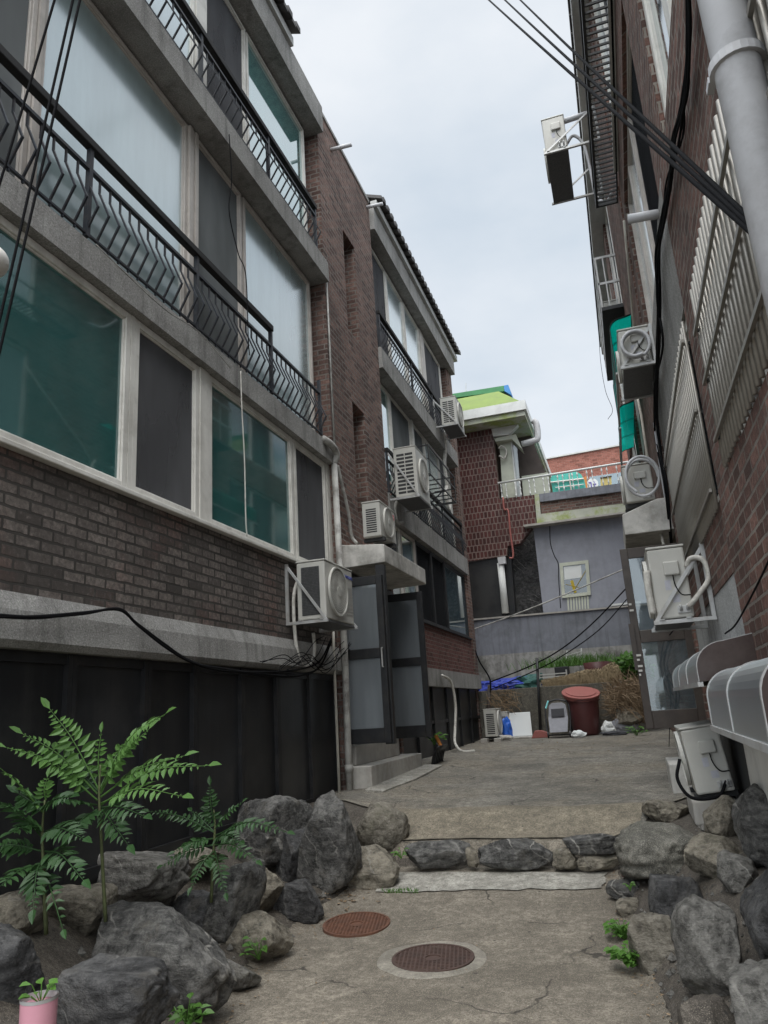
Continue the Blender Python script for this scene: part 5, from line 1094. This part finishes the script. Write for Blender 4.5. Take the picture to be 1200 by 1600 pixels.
for k, (lab, bb, Y, mat, kw) in enumerate((
 ('long low dark boulder with pale flat top behind the pink pot', (72, 1500, 252, 1625), 3.75, 'rock_black', dict(depth=.34, boxy=.35, cuts=5, dy=-.30)),
 ('largest dark boulder on the left with white veins on its right shoulder', (112, 1406, 352, 1605), 4.35, 'rock_dark', dict(depth=.5, boxy=.8, lean=-.1, dy=.22)),
 ('black boulder cut off by the lower left corner', (-80, 1435, 36, 1620), 3.7, 'rock_black', dict(depth=.4, dy=.15)),
 ('small tan boulder above the largest dark one under the leaves', (78, 1380, 162, 1470), 4.85, 'rock_tan', dict(depth=.4)),
 ('tan boulder at the left edge below the leaves', (-30, 1395, 48, 1475), 4.5, 'rock_tan', dict(depth=.4)),
 ('broad rounded boulder right under the tall plant', (128, 1322, 272, 1425), 5.15, 'rock_grey', dict(depth=.6, boxy=.3)),
 ('small knobbly boulder wedged beside the broad one', (222, 1362, 272, 1425), 5.0, 'rock_grey', dict(depth=.3)),
 ('flat broken tan stone behind the small right plant', (225, 1318, 335, 1372), 5.9, 'rock_tan', dict(depth=.5, cuts=9)),
 ('slanting dark slab with a sharp ridge in the left rock row', (318, 1342, 404, 1490), 5.15, 'rock_dark', dict(depth=.4, lean=.35, cuts=9)),
 ('tan grey boulder leaning behind the slanting slab', (356, 1350, 437, 1442), 5.45, 'rock_tan', dict(depth=.4, lean=.25)),
 ('dark blocky stone at the path edge near the rusty cover', (420, 1374, 498, 1450), 5.85, 'rock_black', dict(depth=.35, boxy=.9, cuts=6)),
 ('low flat tan stone beside the small leafy sprout', (340, 1424, 446, 1512), 5.2, 'rock_tan', dict(depth=.4, boxy=.8, cuts=6)),
 ('small pebbly stone low at the left path edge', (300, 1492, 395, 1560), 4.85, 'rock_grey', dict(depth=.25)),
 ('big dark boulder behind, under the drooping leaves', (365, 1240, 474, 1370), 6.7, 'rock_dark', dict(depth=.7)),
 ('tallest boulder with a tan left edge and wavy veins', (455, 1232, 557, 1405), 6.35, 'rock_dark', dict(depth=.6, boxy=.5, lean=.12, cuts=8)),
 ('blocky boulder with a flat pale top by the cement slab', (526, 1320, 623, 1398), 6.25, 'rock_tan', dict(depth=.45, boxy=.9, cuts=7)),
 ('egg shaped speckled granite boulder beside the step', (553, 1250, 635, 1335), 7.2, 'granite', dict(depth=.5, boxy=.05, cuts=2, rough=.1)),
 ('dark stone filling the gap behind the tallest boulder', (425, 1290, 480, 1390), 6.6, 'rock_black', dict(depth=.4)),
 ('half buried stone under the slanting slab', (265, 1395, 345, 1475), 4.9, 'rock_black', dict(depth=.4)),
 ('pale boulder with a pointed left side right of the step', (1005, 1297, 1082, 1372), 6.1, 'granite', dict(depth=.45, cuts=7)),
 ('rounded olive grey boulder next to the pale pointed one', (1068, 1301, 1165, 1380), 5.6, 'rock_tan', dict(depth=.45, boxy=.3)),
 ('tan boulder under the leaning ground unit', (1098, 1240, 1160, 1315), 6.0, 'rock_tan', dict(depth=.4, cuts=8)),
 ('large dark upright boulder at the right edge under the covers', (1146, 1220, 1240, 1370), 4.9, 'rock_dark', dict(depth=.5)),
 ('black boulder crossed by a single white vein', (1012, 1364, 1112, 1470), 5.2, 'rock_black', dict(depth=.5, lean=-.3, cuts=8)),
 ('tall brownish boulder with a hollow face in the lower right', (1052, 1400, 1162, 1585), 4.55, 'rock_grey', dict(depth=.5, boxy=.5)),
 ('dark boulder cut off by the right edge halfway down', (1166, 1345, 1290, 1540), 4.3, 'rock_black', dict(depth=.6)),
 ('grey layered boulder in the lower right corner', (1145, 1508, 1290, 1680), 3.7, 'rock_grey', dict(depth=.5)),
 ('small low stone at the right end of the cement slab', (946, 1374, 1018, 1414), 6.0, 'rock_dark', dict(depth=.25, boxy=.4)),
 ('flat speckled slab beside the right weeds', (980, 1424, 1072, 1535), 5.1, 'granite', dict(depth=.25, boxy=.8, cuts=5)),
 ('cracked flat stone behind the right slab weeds', (960, 1405, 1012, 1440), 5.75, 'rock_tan', dict(depth=.2)),
 ('mossy concrete hump at the right end of the step', (958, 1285, 1112, 1375), 6.75, 'concrete_mossy', dict(depth=.8, boxy=.9, cuts=6)),
 ('flat brown crusted stone on the mossy hump', (1002, 1248, 1078, 1288), 7.0, 'rock_tan', dict(depth=.5)),
 ('dark flat stone at the foot of the leaning unit', (1082, 1226, 1165, 1268), 6.4, 'rock_grey', dict(depth=.4)),
 ('brown stone between the hollow boulder and the right edge', (1120, 1330, 1185, 1400), 5.2, 'rock_grey', dict(depth=.4)),
 ('dark stone under the corner boulder at the bottom right', (1060, 1560, 1175, 1680), 3.9, 'soil', dict(depth=.4)),
 )):
    rock(lab, bb, Y, mat, seed=k+1, group=G, **kw)
S = 'stones edging the step'
for k, (lab, bb, Y, mat, kw) in enumerate((
 ('dark edging stone at the left end of the step', (631, 1312, 738, 1358), 7.13, 'rock_dark', dict(depth=.25, boxy=.8)),
 ('longest dark edging stone in the middle of the step', (743, 1310, 865, 1360), 7.13, 'rock_dark', dict(depth=.25, boxy=.95, cuts=5)),
 ('grooved dark edging stone lying on top at the right of the step', (878, 1303, 972, 1335), 7.13, 'rock_dark', dict(depth=.22, boxy=.4)),
 ('square tan block between the dark edging stones', (862, 1322, 902, 1360), 7.13, 'rock_tan', dict(depth=.2, boxy=1.2, cuts=3)),
 ('wide tan block under the grooved edging stone', (900, 1330, 976, 1362), 7.13, 'rock_tan', dict(depth=.22, boxy=1.2, cuts=3)),
 ('tiny tan wedge between the two long edging stones', (728, 1322, 748, 1356), 7.13, 'rock_tan', dict(depth=.15, boxy=.9)),
 )):
    rock(lab, bb, Y, mat, seed=k+60, name='edging_stone', group=S, cat='edging stone', auto=False, **kw)
b = MB(); q = P(980, 1360, Z=.25)
b.box(q.x-.05, q.x+.07, q.y-.04, q.y+.03, hgt(q.x, q.y)-.01, hgt(q.x, q.y)+.045); solo(b, 'brick_piece', M['brick_low'], 'broken orange brick piece at the right end of the step', 'brick', bevel=.012)
# white concrete block beside the brown door
st = MB(); st.box(.27, .74, 8.75, 9.7, .6, .905); solo(st, 'door_step', M['slab'], 'white concrete step below the brown glass door', 'step', bevel=.015)
b = MB(); b.box(.35, .7, 7.0, 7.75, .55, .75); solo(b, 'unit_plinth', M['step'], 'concrete base under the leaning ground unit', 'plinth', bevel=.02)
# ================================================================ PLANTS
def leafblade(mb, base, tip, nrm, w, fold=.25):
    base, tip = Vector(base), Vector(tip); d = tip-base; s = d.cross(nrm).normalized()*w/2; up = Vector(nrm).normalized()*w*fold
    pts = [base, base+d*.3+s+up, base+d*.62+s*.8+up, tip, base+d*.62-s*.8+up, base+d*.3-s+up, base+d*.3, base+d*.62]
    mb.add(pts, [(0, 6, 1), (6, 7, 2, 1), (7, 3, 2), (0, 5, 6), (6, 5, 4, 7), (7, 4, 3)])
def frond(t, pts, npairs, ll, mat, w=.40, droop=.25, R=random, start=.18, flat=None):
    npairs = int(npairs*1.3); c = curve(pts, 10); b = MB(); b.tube(c, [.006-.0045*k/(len(c)-1) for k in range(len(c))], 5, False); n = len(c)
    for k in range(npairs):
        f = start+(1-start)*k/(npairs-.5); i = min(n-2, int(f*(n-1))); p = c[i]+(c[i+1]-c[i])*(f*(n-1)-i); d = (c[i+1]-c[i]).normalized()
        side = d.cross(flat or Vector((0, -.55, .83))).normalized(); sc = sin(pi*min(1, .18+.82*f))**.6*(1.0 if f < .8 else .85) 
        for s in (-1, 1):
            if R.random() < .06: continue
            l = ll*sc*R.uniform(.68, 1.15); tip = p+(side*s+d*.45+Vector((R.uniform(-.1, .1), R.uniform(-.2, .2), -droop*R.uniform(.2, 1.9)))).normalized()*l
            nn = (side*s).cross(d)*s; nn = (nn+Vector((R.uniform(-.5, .5), R.uniform(-.5, .5), R.uniform(-.4, .4)))).normalized()
            leafblade(b, p+side*s*.004, tip, nn, l*w)
    leafblade(b, c[-1], c[-1]+(c[-1]-c[-3]).normalized()*ll*.9, Vector((0, -.6, .8)), ll*w)
    return b.build('frond', mat, t, fix=False)
def plant(label, stems, fronds, ll, cat='plant', seed=1):
    R = random.Random(seed); p0 = P(*stems[0][0][:2], Y=stems[0][0][2]); t = thing('tree_of_heaven_seedling', label, cat, p0)
    for s in stems:
        b = MB(); c = curve([P(a, d, Y=y) for a, d, y in s], 6); b.tube(c, [.012-.007*k/(len(c)-1) for k in range(len(c))], 6); b.build('stem', M['stem'], t, True)
    for (x0, y0, x1, y1, np_, dep, mt, sg) in fronds:
        Yb = stems[0][0][2]; a, e = P(x0, y0, Y=Yb), P(x1, y1, Y=Yb+dep); mid = (a+e)/2+Vector((0, -.02, sg*(e-a).length)); frond(t, [a, mid, e], np_, ll*(.75 if np_ < 8 else 1), M[mt], R=R)
    return t
plant('tall bright green seedling with long feathery leaves before the black cladding', [[(165, 1440, 4.05), (159, 1330, 4.02), (155, 1245, 4.0), (157, 1195, 4.0)]],
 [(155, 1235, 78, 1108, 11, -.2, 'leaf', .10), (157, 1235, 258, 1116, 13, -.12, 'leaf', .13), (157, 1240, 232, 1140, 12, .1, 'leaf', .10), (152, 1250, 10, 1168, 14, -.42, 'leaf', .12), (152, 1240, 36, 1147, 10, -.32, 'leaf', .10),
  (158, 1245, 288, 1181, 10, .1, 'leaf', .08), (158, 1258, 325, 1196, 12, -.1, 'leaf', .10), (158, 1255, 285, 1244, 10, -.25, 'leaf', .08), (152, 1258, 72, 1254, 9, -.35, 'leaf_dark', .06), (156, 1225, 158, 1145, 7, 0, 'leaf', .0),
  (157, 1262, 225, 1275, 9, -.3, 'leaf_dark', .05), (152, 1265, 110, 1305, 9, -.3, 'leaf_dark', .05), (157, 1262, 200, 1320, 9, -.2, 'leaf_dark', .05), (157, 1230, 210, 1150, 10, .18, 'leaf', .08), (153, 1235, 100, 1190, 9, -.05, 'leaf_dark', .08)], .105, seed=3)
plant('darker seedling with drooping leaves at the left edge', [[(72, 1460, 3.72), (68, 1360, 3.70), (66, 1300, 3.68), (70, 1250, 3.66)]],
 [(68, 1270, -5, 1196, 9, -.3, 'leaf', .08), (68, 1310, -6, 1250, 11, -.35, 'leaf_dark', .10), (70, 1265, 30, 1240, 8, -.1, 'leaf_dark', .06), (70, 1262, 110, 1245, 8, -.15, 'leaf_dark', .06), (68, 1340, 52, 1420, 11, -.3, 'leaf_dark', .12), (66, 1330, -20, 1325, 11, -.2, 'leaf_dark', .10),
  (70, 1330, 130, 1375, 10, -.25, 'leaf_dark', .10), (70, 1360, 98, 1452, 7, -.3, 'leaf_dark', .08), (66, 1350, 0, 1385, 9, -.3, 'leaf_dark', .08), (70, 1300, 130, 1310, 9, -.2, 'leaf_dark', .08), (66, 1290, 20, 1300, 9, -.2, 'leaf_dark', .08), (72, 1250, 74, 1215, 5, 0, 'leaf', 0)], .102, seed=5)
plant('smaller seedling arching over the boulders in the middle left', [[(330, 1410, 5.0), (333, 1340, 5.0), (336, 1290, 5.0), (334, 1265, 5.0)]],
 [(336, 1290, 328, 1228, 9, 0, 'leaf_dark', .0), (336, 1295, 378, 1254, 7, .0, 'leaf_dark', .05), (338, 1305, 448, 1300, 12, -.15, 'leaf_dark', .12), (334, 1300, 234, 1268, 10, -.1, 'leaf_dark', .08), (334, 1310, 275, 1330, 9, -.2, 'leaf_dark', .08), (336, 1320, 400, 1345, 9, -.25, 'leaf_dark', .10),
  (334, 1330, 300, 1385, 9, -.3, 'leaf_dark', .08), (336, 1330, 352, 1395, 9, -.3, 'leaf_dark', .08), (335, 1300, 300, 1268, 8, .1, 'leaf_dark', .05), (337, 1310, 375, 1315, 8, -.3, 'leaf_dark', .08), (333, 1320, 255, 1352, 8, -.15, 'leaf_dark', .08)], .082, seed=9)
def weed(label, px, py, n, size, seed, Y=None, Z=None, mat='weed', name='weed', spread=1.0):
    R = random.Random(seed); p = P(px, py, Y=Y) if Y else P(px, py, Z=Z); b = MB()
    for k in range(n):
        a = R.uniform(0, 2*pi); h = size*R.uniform(.35, 1.0); r = size*spread*R.uniform(.15, .7); q = p+Vector((cos(a)*r, sin(a)*r, h)); b.tube([p, p+(q-p)*.5+Vector((0, 0, h*.15)), q], .0025, 4, False)
        l = size*R.uniform(.35, .6); d = Vector((cos(a+R.uniform(-.6, .6)), sin(a+R.uniform(-.6, .6))-.3, R.uniform(-.35, .15))).normalized()
        leafblade(b, q, q+d*l, Vector((R.uniform(-.3, .3), -.35, .9)), l*.62)
    return solo(b, name, M[mat], label, 'weed')
weed('broad leaved sprout beside the low flat tan stone', 405, 1500, 13, .13, 2, Y=4.95)
weed('leafy weed at the foot of the largest boulder on the left', 292, 1606, 26, .12, 4, Y=3.72)
weed('bright weed in front of the long low boulder', 238, 1618, 18, .11, 6, Y=3.42)
weed('narrow weed strip along the right path edge, upper part', 976, 1468, 75, .10, 7, Z=.04, spread=1.5)
weed('bushy weed on the right path edge near the hollow boulder', 988, 1512, 70, .115, 8, Z=.03, spread=1.3)
weed('tiny weed in the gap between granite boulder and step', 627, 1342, 14, .09, 10, Y=7.0)
weed('tiny weed at the foot of the dark blocky stone', 480, 1436, 8, .06, 11, Z=.06)
weed('tiny weed on the small low stone by the slab', 985, 1392, 9, .06, 12, Y=6.2)
weed('weed sprouting behind the black shovel', 678, 1165, 16, .22, 13, Y=12.6)
weed('low weeds at the foot of the dry brush on the right', 995, 1150, 24, .20, 15, Y=17.8, spread=1.6)
def grass(label, px, py, n, w, h, seed, mat='weed', Z=.12, Y=None, dep=.06, kind=None):
    R = random.Random(seed); c = P(px, py, Z=Z) if Y is None else P(px, py, Y=Y); b = MB()
    for k in range(n):
        p = c+Vector((R.gauss(0, w*.4), R.gauss(0, dep), 0)); l = h*R.uniform(.4, 1); d = Vector((R.uniform(-.6, .6), R.uniform(-.6, .4), 1)).normalized(); q = p+d*l+Vector((d.x*l*.4, d.y*l*.4, -l*.12)); s = Vector((.003+h*.012, .001, 0)); b.add([p-s, p+s, p+d*l*.6+s*.6, q, p+d*l*.6-s*.6], [(0, 1, 2, 3, 4)])
    o = solo(b, 'grass', M[mat], label, 'grass'); o['kind'] = 'stuff'; return o
grass('thin grass along the front edge of the cement slab', 622, 1394, 120, .22, .05, 3, Z=.12, dep=.02)
grass('grass tuft on the raised bed', 900, 1040, 620, 1.5, .42, 5, Y=20.2, dep=.2)
grass('dry brown straw hanging over the raised bed wall', 915, 1070, 20, .3, .2, 6, 'straw', Y=19.5)
# straw mass hanging down
R = random.Random(5); b = MB(); pa, pb = P(850, 1060, Y=19.4), P(962, 1050, Y=19.4)
for k in range(1500):
    f = R.random(); x = pa.x+(pb.x-pa.x)*f; top = zt+.22+.30*f*R.uniform(.3, 1.1); l = R.uniform(.2, .75)*(.4+.7*f); y = 19.72-R.random()*.1; p = Vector((x, y+.15, top-.05)); q = Vector((x+R.uniform(-.12, .12), 19.60-R.random()*.12, top-l*.45)); e = Vector((q.x+R.uniform(-.2, .2), q.y-.05, max(zt-.1, q.z-l*.75))); s = Vector((.010, 0, .003))
    b.add([p-s, p+s, q+s, e, q-s], [(0, 1, 2, 4), (4, 2, 3)])
o = solo(b, 'dry_straw', M['straw'], 'hanging mat of dry straw on the raised bed', 'straw'); o['kind'] = 'stuff'
def bush(label, cx, cy, Y, rx, rz, n, mat, l, seed, cat='bush', name='bush', twig=False):
    R = random.Random(seed); c = P(cx, cy, Y=Y); b = MB()
    for k in range(n):
        u = Vector((R.gauss(0, 1), R.gauss(0, 1), R.gauss(0, 1))).normalized()*R.random()**.4; p = c+Vector((u.x*rx, u.y*rx*.7, u.z*rz))
        if twig:
            d = Vector((R.gauss(0, 1), R.gauss(0, .6), R.gauss(0, .7))).normalized(); q = p+d*l*R.uniform(.5, 1.4); s = Vector((.006, 0, .006)); m = (p+q)/2+Vector((0, 0, R.uniform(-.06, .08))); b.add([p-s, p+s, m+s, q, m-s], [(0, 1, 2, 4), (4, 2, 3)])
        else: leafblade(b, p, p+Vector((R.uniform(-1, 1), R.uniform(-1, .3), R.uniform(-.6, .5))).normalized()*l*R.uniform(.6, 1.2), Vector((R.uniform(-.4, .4), -.5, .8)), l*.7)
    return solo(b, name, M[mat], label, cat)
bush('green leafy vine bush on the bank left of the brown door', 985, 1045, 20.0, .55, .36, 520, 'weed', .17, 2)
bush('dry brown brushwood heap below the green vine bush', 985, 1095, 19.0, .60, .50, 1500, 'twig', .40, 3, 'brushwood', 'brushwood', True)
bush('leafless brown twigs against the low wall by the far unit', 785, 1095, 19.2, .42, .30, 140, 'twig', .32, 4, 'shrub', 'dry_shrub', True)
rock('mossy boulder under the dry brushwood', (962, 1100, 1005, 1135), 18.8, 'rock_tan', depth=.6, seed=90, auto=False)
# pink tumbler with a sprout
p = P(57, 1640, Y=2.9); t = thing('pink_pot', 'pink metal tumbler holding a small sprout in the lower left corner', 'pot', p); top = P(57, 1556, Y=2.9).z; r = .074
b = MB(); b.tube([(p.x, p.y, p.z-.1), (p.x, p.y, top-.010)], [r*.93, r], 28, False); b.tube([(p.x, p.y, top-.025), (p.x, p.y, p.z-.1)], [r-.006, r*.9], 28, True); b.build('cup', M['pink'], t, True)
b = MB(); b.tube([(p.x, p.y, top-.012), (p.x, p.y, top)], [r+.001, r+.002], 28, False); b.tube([(p.x, p.y, top), (p.x, p.y, top-.03)], [r-.004, r-.006], 28, False); b.build('rim', M['steel'], t, True)
R = random.Random(3); b = MB()
for k in range(9):
    a = R.uniform(0, 6.28); q = Vector((p.x+.01, p.y, top-.03)); e = q+Vector((cos(a)*.04, sin(a)*.04, R.uniform(.03, .09))); b.tube([q, e], .002, 4); leafblade(b, e, e+Vector((cos(a), sin(a)-.3, .1)).normalized()*.05, Vector((0, -.4, .9)), .035)
b.build('sprout', M['weed'], t, fix=False)
R = random.Random(21); b = MB()
for k in range(900):
    y = R.uniform(2.6, 7.0)
    x = interp(XR, y)+R.uniform(.02, .8) if R.random() < .6 else interp(XL, y)-abs(R.gauss(0, .45))
    r = .008+.03*R.random()**4; c = Vector((x, y, hgt(x, y)+r*.2)); n = len(b.v)
    for d in ((1,0,0), (-1,0,0), (0,1,0), (0,-1,0), (0,0,1), (0,0,-1)): b.v.append(tuple(c+Vector(d)*r*R.uniform(.6, 1.2)))
    b.f += [(n+i, n+j, n+4) for i, j in ((0, 2), (2, 1), (1, 3), (3, 0))]+[(n+j, n+i, n+5) for i, j in ((0, 2), (2, 1), (1, 3), (3, 0))]
tag(b.build('gravel', M['rock_grey'], fix=False), 'grit and small stones between the boulders', 'gravel', kind='stuff')
# dead leaves and grit scattered on the path and yard
R = random.Random(11); b = MB()
def bit(x, y, l, lift=.018):
    a = R.uniform(0, 6.28); z = hgt(x, y)+lift; d = Vector((cos(a), sin(a), R.uniform(-.1, .3)))*l; leafblade(b, (x, y, z), Vector((x, y, z))+d, Vector((0, 0, 1)), l*.5, .15)
for k in range(90): q = P(535+R.gauss(0, 22), 1402+R.gauss(0, 9), Z=.1); bit(q.x, q.y, R.uniform(.02, .05), .02)
for k in range(120): y = R.uniform(3.9, 6.3); bit(interp(XL, y)-.02+abs(R.gauss(0, .10)), y, R.uniform(.012, .03), .02)
for k in range(120): y = R.uniform(3.9, 7.2); bit(interp(XR, y)+.05-abs(R.gauss(0, .08)), y, R.uniform(.012, .03), .02)
for k in range(140): bit(R.uniform(-2.9, .2), R.uniform(4, 18), R.uniform(.008, .025), .022)
for k in range(160): q = P(R.uniform(640, 1000), 1162+abs(R.gauss(0, 9)), Y=R.uniform(14, 18)); bit(q.x, q.y, R.uniform(.02, .06), .022)
o = b.build('leaf_litter', M['twig'], fix=False); tag(o, 'scattered dead leaves and bits on the concrete', 'leaf litter', kind='stuff')
